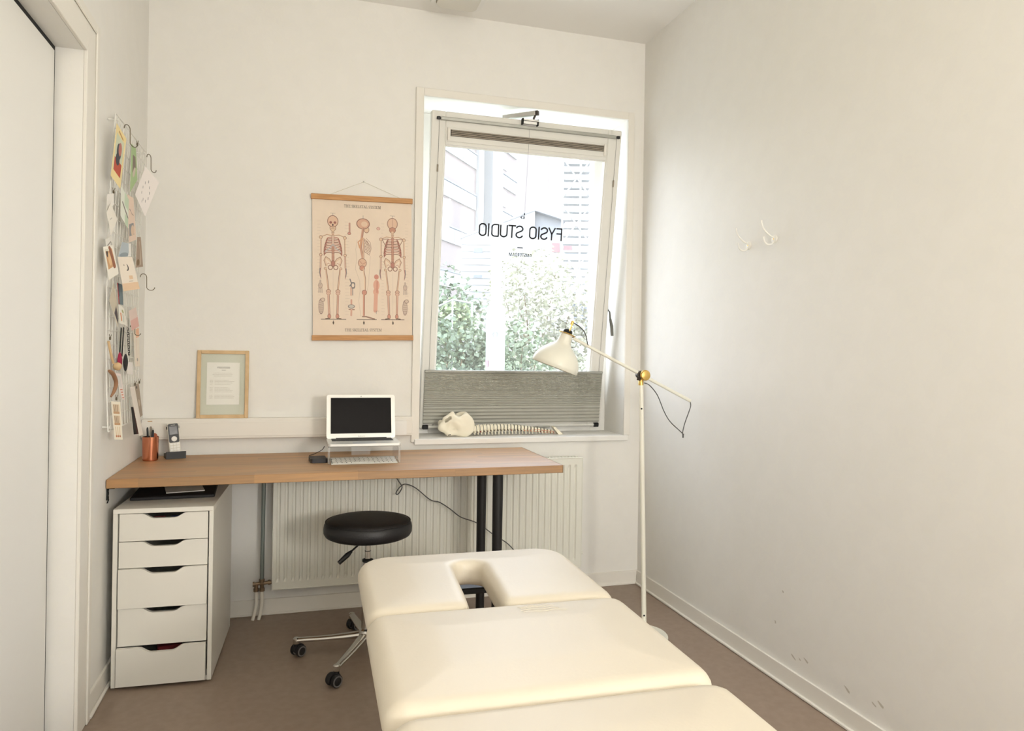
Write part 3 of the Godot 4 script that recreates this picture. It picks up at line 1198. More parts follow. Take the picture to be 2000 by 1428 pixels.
func stave_image() -> Image:
	# oiled oak worktop: glued staves with their own tone and grain
	var w := 1024
	var h := 400
	var im := Image.create(w, h, false, Image.FORMAT_RGB8)
	var n := FastNoiseLite.new()
	n.seed = 3
	n.frequency = 0.02
	n.fractal_octaves = 3
	var rows := 16
	for r in rows:
		var cuts := [0]
		var x := rng.randi_range(60, 260)
		while x < w:
			cuts.append(x)
			x += rng.randi_range(150, 380)
		cuts.append(w)
		for c in cuts.size() - 1:
			var tone := rng.randf_range(0.92, 1.05)
			var warm := rng.randf_range(-0.015, 0.02)
			var off := rng.randf() * 900.0
			for yy in range(r * h / rows, (r + 1) * h / rows):
				for xx in range(cuts[c], cuts[c + 1]):
					var g := n.get_noise_2d(xx * 0.35 + off, yy * 5.0 + off)
					var v := tone * (1.0 + 0.10 * g)
					if yy == r * h / rows or xx == cuts[c]:
						v *= 0.95
					im.set_pixel(xx, yy, Color((0.655 + warm) * v, 0.478 * v, (0.255 - warm) * v))
	return im


func desk() -> void:
	var t := thing("desk", "long oak worktop desk on black tube legs along the wall", "desk", Vector3(0, 0, 0))
	var wood := pic_mat(stave_image(), 0.6)
	wood.metallic_specular = 0.9
	wood.clearcoat_enabled = true
	wood.clearcoat = 0.8
	wood.clearcoat_roughness = 0.5
	var s := st()
	var x0 := 0.003
	var x1 := 1.885
	var y0 := 0.776
	var y1 := 0.811
	var z0 := 0.045
	var z1 := 0.684
	var b := 0.002
	quad_uv(s, [Vector3(x0, y1, z0), Vector3(x1 - b, y1, z0), Vector3(x1 - b, y1, z1 - b), Vector3(x0, y1, z1 - b)], [Vector2(0, 0), Vector2(1, 0), Vector2(1, 1), Vector2(0, 1)], Vector3.UP)
	quad_uv(s, [Vector3(x0, y0, z0), Vector3(x1 - b, y0, z0), Vector3(x1 - b, y0, z1 - b), Vector3(x0, y0, z1 - b)], [Vector2(0, 0), Vector2(1, 0), Vector2(1, 1), Vector2(0, 1)], Vector3.DOWN)
	quad_uv(s, [Vector3(x0, y0 + b, z1), Vector3(x1 - b, y0 + b, z1), Vector3(x1 - b, y1 - b, z1), Vector3(x0, y1 - b, z1)], [Vector2(0, 0.998), Vector2(1, 0.998), Vector2(1, 0.945), Vector2(0, 0.945)], Vector3.BACK)
	quad_uv(s, [Vector3(x0, y1 - b, z1), Vector3(x1 - b, y1 - b, z1), Vector3(x1 - b, y1, z1 - b), Vector3(x0, y1, z1 - b)], [Vector2(0, 0.99), Vector2(1, 0.99), Vector2(1, 1), Vector2(0, 1)], Vector3(0, 1, 1))
	quad_uv(s, [Vector3(x0, y0 + b, z1), Vector3(x1 - b, y0 + b, z1), Vector3(x1 - b, y0, z1 - b), Vector3(x0, y0, z1 - b)], [Vector2(0, 0.99), Vector2(1, 0.99), Vector2(1, 1), Vector2(0, 1)], Vector3(0, -1, 1))
	quad_uv(s, [Vector3(x1, y0, z0), Vector3(x1, y0, z1), Vector3(x1, y1, z1), Vector3(x1, y1, z0)], [Vector2(0.3, 0), Vector2(0.3, 1), Vector2(0.33, 1), Vector2(0.33, 0)], Vector3.RIGHT)
	quad_uv(s, [Vector3(x0, y0, z0), Vector3(x0, y0, z1), Vector3(x0, y1, z1), Vector3(x0, y1, z0)], [Vector2(0.3, 0), Vector2(0.3, 1), Vector2(0.33, 1), Vector2(0.33, 0)], Vector3.LEFT)
	quad_uv(s, [Vector3(x0, y0, z0), Vector3(x1, y0, z0), Vector3(x1, y1, z0), Vector3(x0, y1, z0)], [Vector2(0, 0), Vector2(1, 0), Vector2(1, 0.05), Vector2(0, 0.05)], Vector3.FORWARD)
	obj("worktop", s, wood, t)
	for z in [0.30, 0.60]:
		s = st()
		var x := 1.597
		lathe(s, [Vector2(0, 0), Vector2(0.018, 0), Vector2(0.018, 0.012), Vector2(0.021, 0.016), Vector2(0.0245, 0.70), Vector2(0.0245, 0.776)], 20, Transform3D(Basis.IDENTITY, Vector3(x, 0, z)))
		lathe(s, [Vector2(0.0245, 0.771), Vector2(0.05, 0.771), Vector2(0.05, 0.776)], 20, Transform3D(Basis.IDENTITY, Vector3(x, 0, z)))
		obj("leg", s, M.black, t)
	s = st()
	bx(s, Vector3(0.0015, 0.728, 0.645), Vector3(0.005, 0.776, 0.672), 0.001)
	bx(s, Vector3(0.0015, 0.772, 0.40), Vector3(0.03, 0.776, 0.672), 0.001)
	poly(s, [Vector3(0.0015, 0.728, 0.645), Vector3(0.006, 0.728, 0.645), Vector3(0.006, 0.716, 0.668), Vector3(0.0015, 0.716, 0.668)], Vector3.DOWN)
	obj("wall_bracket", s, mat(Color(0.16, 0.18, 0.18), 0.5, 0.4), t)
	s = st()
	tube(s, [Vector3(0.0062, 0.745, 0.66), Vector3(0.0075, 0.745, 0.66)], 0.003, 8)
	tube(s, [Vector3(0.0062, 0.762, 0.66), Vector3(0.0075, 0.762, 0.66)], 0.003, 8)
	obj("screw", s, M.steel, t)


func drawer_unit() -> void:
	var t := thing("drawer_unit", "white five-drawer unit with scooped handles under the desk", "drawer unit", Vector3(0.212, 0, 0.704))
	t.rotation.y = deg_to_rad(-2.2)
	var hw := 0.181
	var dp := 0.575
	var hh := 0.697
	var s := st()
	bx(s, Vector3(-hw, 0.006, -dp), Vector3(-hw + 0.016, hh - 0.018, 0), 0.001)
	bx(s, Vector3(hw - 0.016, 0.006, -dp), Vector3(hw, hh - 0.018, 0), 0.001)
	bx(s, Vector3(-hw, hh - 0.018, -dp), Vector3(hw, hh, 0.001), 0.001)
	bx(s, Vector3(-hw + 0.016, 0.006, -dp), Vector3(hw - 0.016, 0.024, -0.004), 0.001)
	bx(s, Vector3(-hw + 0.016, 0.024, -dp), Vector3(hw - 0.016, hh - 0.018, -dp + 0.006))
	obj("carcass", s, M.melamine, t)
	s = st()
	for x in [-hw + 0.03, hw - 0.03]:
		for z in [-0.03, -dp + 0.03]:
			tube(s, [Vector3(x, 0, z), Vector3(x, 0.006, z)], 0.012, 10)
	obj("glide", s, M.black_matte, t)
	var tops := [0.676, 0.567, 0.463, 0.308, 0.160]
	var bots := [0.570, 0.466, 0.311, 0.163, 0.014]
	var outs := [-0.006, -0.004, 0.004, -0.004, 0.016]
	for k in 5:
		var w := 0.160
		var hgt: float = tops[k] - bots[k]
		var pg := PackedVector2Array()
		pg.append(Vector2(-w, 0))
		pg.append(Vector2(w, 0))
		pg.append(Vector2(w, hgt))
		# scooped grip: soft shoulders and a flat floor
		var right := [[0.085, 0.0], [0.078, -0.0008], [0.071, -0.003], [0.064, -0.0068], [0.057, -0.0115], [0.050, -0.0158], [0.043, -0.0188], [0.036, -0.020]]
		for p in right:
			pg.append(Vector2(p[0], hgt + p[1]))
		for i in range(right.size() - 1, -1, -1):
			pg.append(Vector2(-right[i][0], hgt + right[i][1]))
		pg.append(Vector2(-w, hgt))
		s = st()
		extrude(s, pg, -0.016, 0.0, Transform3D(Basis.IDENTITY, Vector3(0, bots[k], outs[k])))
		var dr := obj("drawer", s, M.melamine, t)
		s = st()
		var bz: float = outs[k] - 0.016
		var by: float = bots[k] + 0.012
		var bt: float = tops[k] - 0.026
		bx(s, Vector3(-0.155, by, bz - 0.52), Vector3(0.155, by + 0.004, bz))
		bx(s, Vector3(-0.155, by, bz - 0.52), Vector3(-0.150, bt, bz))
		bx(s, Vector3(0.150, by, bz - 0.52), Vector3(0.155, bt, bz))
		bx(s, Vector3(-0.155, by, bz - 0.52), Vector3(0.155, bt, bz - 0.515))
		obj("drawer_tray", s, M.melamine, dr)
	t.set_meta("label", "white five-drawer unit with scooped handles under the desk")
	# what shows through the grips
	var it := [["pouch", "crumpled pink pouch lying inside the top drawer", "pouch", Color(0.72, 0.36, 0.36), Vector3(0.182, 0.630, 0.62), Vector3(0.05, 0.030, 0.04)],
		["booklet", "blue booklet lying inside the top drawer", "booklet", Color(0.25, 0.27, 0.62), Vector3(0.245, 0.632, 0.62), Vector3(0.05, 0.024, 0.05)],
		["cloth", "dark red folded cloth inside the bottom drawer", "cloth", Color(0.42, 0.07, 0.10), Vector3(0.222, 0.095, 0.60), Vector3(0.09, 0.075, 0.10)]]
	for a in it:
		s = st()
		box_at(s, Vector3.ZERO, a[5], 0.006)
		var o := obj(a[0], s, mat(a[3], 0.8))
		o.position = a[4]
		o.rotation.y = 0.2
		tag(o, a[1], a[2])
	# black case enlarged to stand in for desk shade, with paper on top
	s = st()
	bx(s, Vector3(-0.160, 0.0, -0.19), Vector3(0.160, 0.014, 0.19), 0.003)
	var fo := obj("shade_case", s, mat(Color(0.07, 0.06, 0.07), 0.6))
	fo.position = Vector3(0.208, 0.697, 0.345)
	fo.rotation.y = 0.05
	tag(fo, "flat black case enlarged as painted shade on the drawer unit", "case")
	s = st()
	bx(s, Vector3(-0.075, 0.0, -0.105), Vector3(0.075, 0.003, 0.105), 0.0)
	var pa := obj("paper_sheaf", s, M.paper)
	pa.position = Vector3(0.235, 0.711, 0.36)
	pa.rotation.y = 0.2
	tag(pa, "thin sheaf of white paper on the black case", "paper")


func stool() -> void:
	var t := thing("stool", "round black leather swivel stool on chrome castor base", "stool", Vector3(1.01, 0, 0.61))
	var s := st()
	var p := [Vector2(0, 0.520), Vector2(0.170, 0.520), Vector2(0.182, 0.526), Vector2(0.189, 0.538), Vector2(0.190, 0.556), Vector2(0.187, 0.572), Vector2(0.181, 0.583), Vector2(0.170, 0.590), Vector2(0.150, 0.594), Vector2(0.10, 0.596), Vector2(0, 0.597)]
	lathe(s, p, 56, Transform3D.IDENTITY, 0.8)
	var seat := obj("seat", s, M.leather, t)
	s = st()
	var ring := []
	for k in 57:
		var a := TAU * k / 56.0
		ring.append(Vector3(cos(a) * 0.1815, 0.5845, sin(a) * 0.1815))
	tube(s, ring, 0.0022, 6, false)
	obj("seam", s, M.leather, seat)
	s = st()
	lathe(s, [Vector2(0.0, 0.494), Vector2(0.022, 0.494), Vector2(0.032, 0.503), Vector2(0.045, 0.515), Vector2(0.10, 0.520)], 24)
	obj("seat_plate", s, M.black, t)
	s = st()
	lathe(s, [Vector2(0.0, 0.40), Vector2(0.0125, 0.40), Vector2(0.0125, 0.50)], 20)
	obj("gas_spring", s, M.chrome, t)
	s = st()
	lathe(s, [Vector2(0.0128, 0.452), Vector2(0.0132, 0.452), Vector2(0.0132, 0.455), Vector2(0.0128, 0.455)], 20)
	obj("spring_ring", s, M.black, t)
	s = st()
	lathe(s, [Vector2(0.0, 0.085), Vector2(0.0235, 0.085), Vector2(0.0205, 0.412), Vector2(0.0, 0.414)], 24)
	obj("column", s, M.chrome, t)
	s = st()
	lathe(s, [Vector2(0.0205, 0.405), Vector2(0.0235, 0.407), Vector2(0.0235, 0.416), Vector2(0.013, 0.420)], 24)
	obj("column_collar", s, M.black, t)
	s = st()
	tube(s, [Vector3(-0.02, 0.508, 0.03), Vector3(-0.082, 0.470, 0.075)], 0.004, 8)
	tube(s, [Vector3(-0.075, 0.474, 0.070), Vector3(-0.092, 0.462, 0.080), Vector3(-0.128, 0.434, 0.095)], [0.006, 0.011, 0.009], 10)
	obj("lever", s, M.black, t)
	s = st()
	lathe(s, [Vector2(0, 0.070), Vector2(0.036, 0.072), Vector2(0.040, 0.088), Vector2(0.032, 0.112), Vector2(0.024, 0.118), Vector2(0, 0.118)], 24)
	obj("hub", s, M.chrome, t)
	for k in 5:
		var a := deg_to_rad(118.0 + 72.0 * k)
		var xf := Transform3D(Basis(Vector3(cos(a), 0, sin(a)), Vector3.UP, Vector3(cos(a), 0, sin(a)).cross(Vector3.UP)), Vector3.ZERO)
		s = st()
		# tapering cast arm
		var n := 8
		var prev := []
		for i in n + 1:
			var u := float(i) / n
			var hw2 := lerpf(0.024, 0.0145, u)
			var top := lerpf(0.106, 0.083, u) - 0.004 * sin(PI * u)
			var bot := lerpf(0.074, 0.062, u)
			var x := lerpf(0.02, 0.297, u)
			var ringp := []
			for q in 10:
				var tt := TAU * q / 10.0
				ringp.append(xf * Vector3(x, (top + bot) / 2.0 + sin(tt) * (top - bot) / 2.0, cos(tt) * hw2))
			if i > 0:
				s.set_smooth_group(0)
				for q in 10:
					var f := [prev[q], prev[(q + 1) % 10], ringp[(q + 1) % 10], ringp[q]]
					poly(s, f, (f[0] + f[1] + f[2] + f[3]) / 4.0 - xf * Vector3(x, (top + bot) / 2.0, 0))
				s.set_smooth_group(-1)
			prev = ringp
		poly(s, prev, xf.basis.x)
		lathe(s, [Vector2(0, 0.058), Vector2(0.0135, 0.058), Vector2(0.0145, 0.070), Vector2(0.0145, 0.079), Vector2(0.010, 0.083), Vector2(0, 0.084)], 16, Transform3D(Basis.IDENTITY, xf * Vector3(0.298, 0, 0)))
		obj("base_arm", s, M.chrome, t)
		# castor: hood and two wheels
		var turn: float = a + [0.5, 2.3, 1.0, -0.6, 2.9][k]
		var cx := Transform3D(Basis(Vector3.UP, -turn), xf * Vector3(0.298, 0, 0))
		s = st()
		tube(s, [cx * Vector3(0, 0.045, 0), cx * Vector3(0, 0.060, 0)], 0.011, 12)
		var hood := PackedVector2Array()
		for q in 11:
			var tt := deg_to_rad(-15.0 + 195.0 * q / 10.0)
			hood.append(Vector2(0.012 + cos(tt) * 0.0285, 0.0265 + sin(tt) * 0.0285))
		hood.append(Vector2(0.012, 0.020))
		extrude(s, hood, -0.009, 0.009, cx)
		var cas := obj("castor", s, M.rubber, t)
		for z in [-0.0175, 0.0175]:
			s = st()
			var wx := cx * Transform3D(Basis(Vector3.RIGHT, PI / 2), Vector3(0.012, 0.0255, z))
			lathe(s, [Vector2(0, -0.008), Vector2(0.021, -0.008), Vector2(0.0245, -0.006), Vector2(0.0255, 0), Vector2(0.0245, 0.006), Vector2(0.021, 0.008), Vector2(0, 0.008)], 24, wx)
			obj("wheel", s, M.rubber, cas)
			s = st()
			lathe(s, [Vector2(0.0165, -0.0092), Vector2(0.0215, -0.0092), Vector2(0.0215, 0.0092), Vector2(0.0165, 0.0092), Vector2(0.0165, -0.0092)], 24, wx)
			obj("wheel_rim", s, mat(Color(0.45, 0.44, 0.44), 0.5), cas)


func pad_sdf(p: Vector3, c: Vector3, h: Vector3, corner: float, r: float) -> float:
	# rounded slab: plan with round corners, soft rolled edges
	var q := Vector2(absf(p.x - c.x), absf(p.z - c.z)) - Vector2(h.x, h.z) + Vector2(corner, corner)
	var d2 := Vector2(maxf(q.x, 0), maxf(q.y, 0)).length() + minf(maxf(q.x, q.y), 0.0) - corner
	# the top crowns a little towards the middle
	var crown := 0.012 * clampf(-d2 / 0.16, 0.0, 1.0)
	var dy := absf(p.y - c.y) - h.y - (crown if p.y > c.y else 0.0)
	var e := Vector2(d2 + r, dy + r)
	return minf(maxf(e.x, e.y), 0.0) + Vector2(maxf(e.x, 0), maxf(e.y, 0)).length() - r


func massage_table() -> void:
	var t := thing("massage_table", "cream vinyl massage table with a face slot in its head pad", "massage table", Vector3(1.243, 0, 2.2))
	t.rotation.y = deg_to_rad(-1.4)
	var top := 0.628
	var hw := 0.366
	var th := 0.088
	# head pad with the slot, open towards the next pad
	var c1 := Vector3(0, top - th / 2.0, -0.620)
	var h1 := Vector3(hw, th / 2.0, 0.277)
	var fn1 := func(p: Vector3) -> float:
		var far := pad_sdf(p, c1 + Vector3(0, 0, 0.15), h1 + Vector3(0, 0, 0.15), 0.13, 0.042)
		var near := pad_sdf(p, c1, h1, 0.05, 0.042)
		var a := smax(far, near, 0.02)
		var q := Vector2(p.x, p.z)
		var s0 := Vector2(-0.014, -0.690)
		var s1 := Vector2(-0.036, -0.20)
		var ab := s1 - s0
		var tt := clampf((q - s0).dot(ab) / ab.length_squared(), 0.0, 1.0)
		var slot := (q - s0 - ab * tt).length() - 0.046
		return smax(a, -slot, 0.035)
	obj_mesh("head_pad", nets(fn1, Vector3(-0.40, top - th - 0.03, -0.93), Vector3(0.40, top + 0.04, -0.31), 0.0105), M.vinyl, t)
	var c2 := Vector3(0, top - th / 2.0, -0.065)
	var h2 := Vector3(hw, th / 2.0, 0.275)
	var fn2 := func(p: Vector3) -> float:
		return pad_sdf(p, c2, h2, 0.055, 0.043)
	obj_mesh("middle_pad", nets(fn2, Vector3(-0.40, top - th - 0.03, -0.37), Vector3(0.40, top + 0.04, 0.24), 0.0125), M.vinyl, t)
	var c3 := Vector3(0, top - th / 2.0, 0.560)
	var h3 := Vector3(hw, th / 2.0, 0.347)
	var fn3 := func(p: Vector3) -> float:
		return pad_sdf(p, c3, h3, 0.06, 0.043)
	obj_mesh("foot_pad", nets(fn3, Vector3(-0.40, top - th - 0.03, 0.18), Vector3(0.40, top + 0.04, 0.94), 0.0145), M.vinyl, t)
	# maker's stamp pressed near the edge of the middle pad
	var s := st()
	var stamp := []
	for k in 4:
		stamp.append(Vector2(0.035 + 0.004 * (k % 2), -0.270 + k * 0.015))
	for k in 4:
		var a: Vector2 = stamp[k]
		var pts := []
		for i in 9:
			var u := i / 8.0
			var x := a.x + u * (0.085 + 0.012 * k)
			var z := a.y + 0.004 * sin(u * 11.0 + k)
			pts.append(Vector3(x, top + 0.0108 + (0.0 if k > 0 else -0.0022), z))
		tube(s, pts, 0.0009, 5)
	obj("stamp", s, M.vinyl, t)
	# frame under the pads
	s = st()
	for x in [-0.27, 0.23]:
		bx(s, Vector3(x, top - th - 0.045, -0.80), Vector3(x + 0.04, top - th - 0.002, 0.86), 0.004)
	for z in [-0.30, 0.2, 0.82]:
		bx(s, Vector3(-0.23, top - th - 0.045, z), Vector3(0.23, top - th - 0.006, z + 0.04), 0.004)
	obj("frame", s, M.black, t)
	s = st()
	bx(s, Vector3(-0.23, 0.470, -0.93), Vector3(0.23, 0.492, -0.88), 0.004)
	bx(s, Vector3(-0.27, 0.470, -0.93), Vector3(-0.23, 0.520, -0.72), 0.004)
	bx(s, Vector3(0.23, 0.470, -0.93), Vector3(0.27, 0.520, -0.72), 0.004)
	obj("head_bracket", s, M.black, t)
	s = st()
	bx(s, Vector3(-0.13, 0.10, -0.05), Vector3(0.13, top - th - 0.04, 0.21), 0.02)
	obj("lift_column", s, mat(Color(0.86, 0.85, 0.82), 0.5), t)
	s = st()
	bx(s, Vector3(-0.28, 0.03, -0.30), Vector3(0.28, 0.10, 0.60), 0.015)
	obj("foot_plate", s, mat(Color(0.86, 0.85, 0.82), 0.5), t)
	for x in [-0.24, 0.24]:
		for z in [-0.26, 0.56]:
			s = st()
			tube(s, [Vector3(x, 0, z), Vector3(x, 0.035, z)], 0.025, 16)
			obj("foot", s, M.black_matte, t)


func radiator() -> void:
	var t := thing("radiator", "long white ribbed panel radiator on the wall under the window", "radiator", Vector3(0, 0, 0))
	var s := st()
	var x0 := 0.602
	var x1 := 2.222
	var yb := 0.150
	var yt := 0.752
	var zf := 0.098
	var n := 44
	var pitch := (x1 - x0 - 0.03) / n
	var xs := [x0]
	var zs := [zf]
	for k in n:
		var a := x0 + 0.015 + k * pitch
		for q in [[0.0, 0.0], [0.16, -0.0085], [0.36, -0.0085], [0.52, 0.0]]:
			xs.append(a + q[0] * pitch)
			zs.append(zf + q[1])
	xs.append(x1)
	zs.append(zf)
	var ys := [yb, yb + 0.034, yb + 0.050, yt - 0.052, yt - 0.036, yt]
	for j in 5:
		for i in xs.size() - 1:
			var za0: float = zs[i] if j == 2 or j == 3 else zf
			var zb0: float = zs[i + 1] if j == 2 or j == 3 else zf
			var za1: float = zs[i] if j == 1 or j == 2 else zf
			var zb1: float = zs[i + 1] if j == 1 or j == 2 else zf
			poly(s, [Vector3(xs[i], ys[j], za0), Vector3(xs[i + 1], ys[j], zb0), Vector3(xs[i + 1], ys[j + 1], zb1), Vector3(xs[i], ys[j + 1], za1)], Vector3.BACK)
	# rolled edges and the back of the panel
	bx(s, Vector3(x0, yb, zf - 0.018), Vector3(x1, yt, zf - 0.0095))
	bx(s, Vector3(x0 - 0.003, yb - 0.003, zf - 0.018), Vector3(x0 + 0.003, yt + 0.003, zf + 0.002), 0.002)
	bx(s, Vector3(x1 - 0.003, yb - 0.003, zf - 0.018), Vector3(x1 + 0.003, yt + 0.003, zf + 0.002), 0.002)
	bx(s, Vector3(x0, yb - 0.003, zf - 0.018), Vector3(x1, yb + 0.003, zf + 0.002), 0.002)
	bx(s, Vector3(x0, yt - 0.003, zf - 0.018), Vector3(x1, yt + 0.003, zf + 0.002), 0.002)
	obj("front_panel", s, M.radiator, t)
	s = st()
	bx(s, Vector3(x0 + 0.01, yb + 0.02, 0.022), Vector3(x1 - 0.01, yt - 0.02, 0.034), 0.003)
	for k in 60:
		var x := x0 + 0.03 + k * (x1 - x0 - 0.06) / 59.0
		bx(s, Vector3(x - 0.001, yb + 0.04, 0.034), Vector3(x + 0.001, yt - 0.03, zf - 0.018))
	obj("back_panel", s, M.radiator, t)
	s = st()
	for x in [x0 + 0.3, x1 - 0.3]:
		bx(s, Vector3(x - 0.015, yb + 0.05, 0.0015), Vector3(x + 0.015, yt - 0.05, 0.022), 0.002)
	obj("wall_bracket", s, M.radiator, t)
	s = st()
	for k in 80:
		var x := x0 + 0.02 + k * (x1 - x0 - 0.04) / 79.0
		bx(s, Vector3(x - 0.002, yt - 0.004, 0.03), Vector3(x + 0.002, yt + 0.001, zf - 0.018))
	bx(s, Vector3(x0, yt - 0.006, 0.024), Vector3(x1, yt + 0.002, 0.034), 0.001)
	obj("top_grille", s, M.radiator, t)
	s = st()
	tube(s, [Vector3(x1 - 0.005, 0.215, 0.06), Vector3(x1 + 0.022, 0.215, 0.06)], 0.008, 10)
	obj("plug", s, M.radiator, t)
	# supply pipe with valve block and plastic tubes
	var v := thing("radiator_pipe", "grey metal heating pipe with brass valve block and white tubes", "pipe", Vector3(0, 0, 0))
	s = st()
	tube(s, [Vector3(0.552, 0.185, 0.06), Vector3(0.555, 0.755, 0.06)], 0.0095, 14)
	obj("pipe", s, M.grey_pipe, v)
	s = st()
	tube(s, [Vector3(0.512, 0.172, 0.06), Vector3(0.605, 0.178, 0.062)], 0.0085, 12)
	tube(s, [Vector3(0.510, 0.172, 0.06), Vector3(0.517, 0.172, 0.06)], 0.0125, 6)
	tube(s, [Vector3(0.580, 0.176, 0.06), Vector3(0.592, 0.177, 0.06)], 0.0125, 6)
	tube(s, [Vector3(0.552, 0.176, 0.06), Vector3(0.552, 0.196, 0.06)], 0.0135, 6)
	for x in [0.526, 0.553]:
		tube(s, [Vector3(x, 0.172, 0.06), Vector3(x, 0.150, 0.06)], 0.009, 12)
		tube(s, [Vector3(x, 0.152, 0.06), Vector3(x, 0.136, 0.06)], 0.0128, 6)
	obj("valve_block", s, M.brass_dull, v)
	for a in [[0.526, 0.512], [0.553, 0.541]]:
		s = st()
		tube(s, curve([Vector3(a[0], 0.140, 0.06), Vector3(a[0] + 0.001, 0.09, 0.06), Vector3(a[0] - 0.002, 0.05, 0.062), Vector3(a[1], 0.0, 0.072)]), 0.0085, 12)
		obj("plastic_tube", s, mat(Color(0.91, 0.89, 0.84), 0.5), v)
	# lead that hangs from the desk in front of the radiator
	var c := thing("power_lead", "thin dark grey lead looping down in front of the radiator", "cable")
	s = st()
	tube(s, curve([Vector3(1.185, 0.7745, 0.17), Vector3(1.186, 0.70, 0.155), Vector3(1.198, 0.675, 0.15), Vector3(1.219, 0.642, 0.15), Vector3(1.214, 0.622, 0.15), Vector3(1.200, 0.603, 0.15), Vector3(1.190, 0.606, 0.15), Vector3(1.196, 0.622, 0.15), Vector3(1.216, 0.644, 0.149), Vector3(1.240, 0.652, 0.149), Vector3(1.290, 0.630, 0.149), Vector3(1.364, 0.568, 0.15), Vector3(1.412, 0.553, 0.15), Vector3(1.47, 0.515, 0.15), Vector3(1.526, 0.471, 0.15), Vector3(1.614, 0.435, 0.148), Vector3(1.706, 0.368, 0.148), Vector3(1.80, 0.30, 0.148), Vector3(1.90, 0.16, 0.14), Vector3(1.93, 0.02, 0.13), Vector3(2.0, 0.0035, 0.15)]), 0.0028, 8)
	obj("lead", s, M.cord, c)


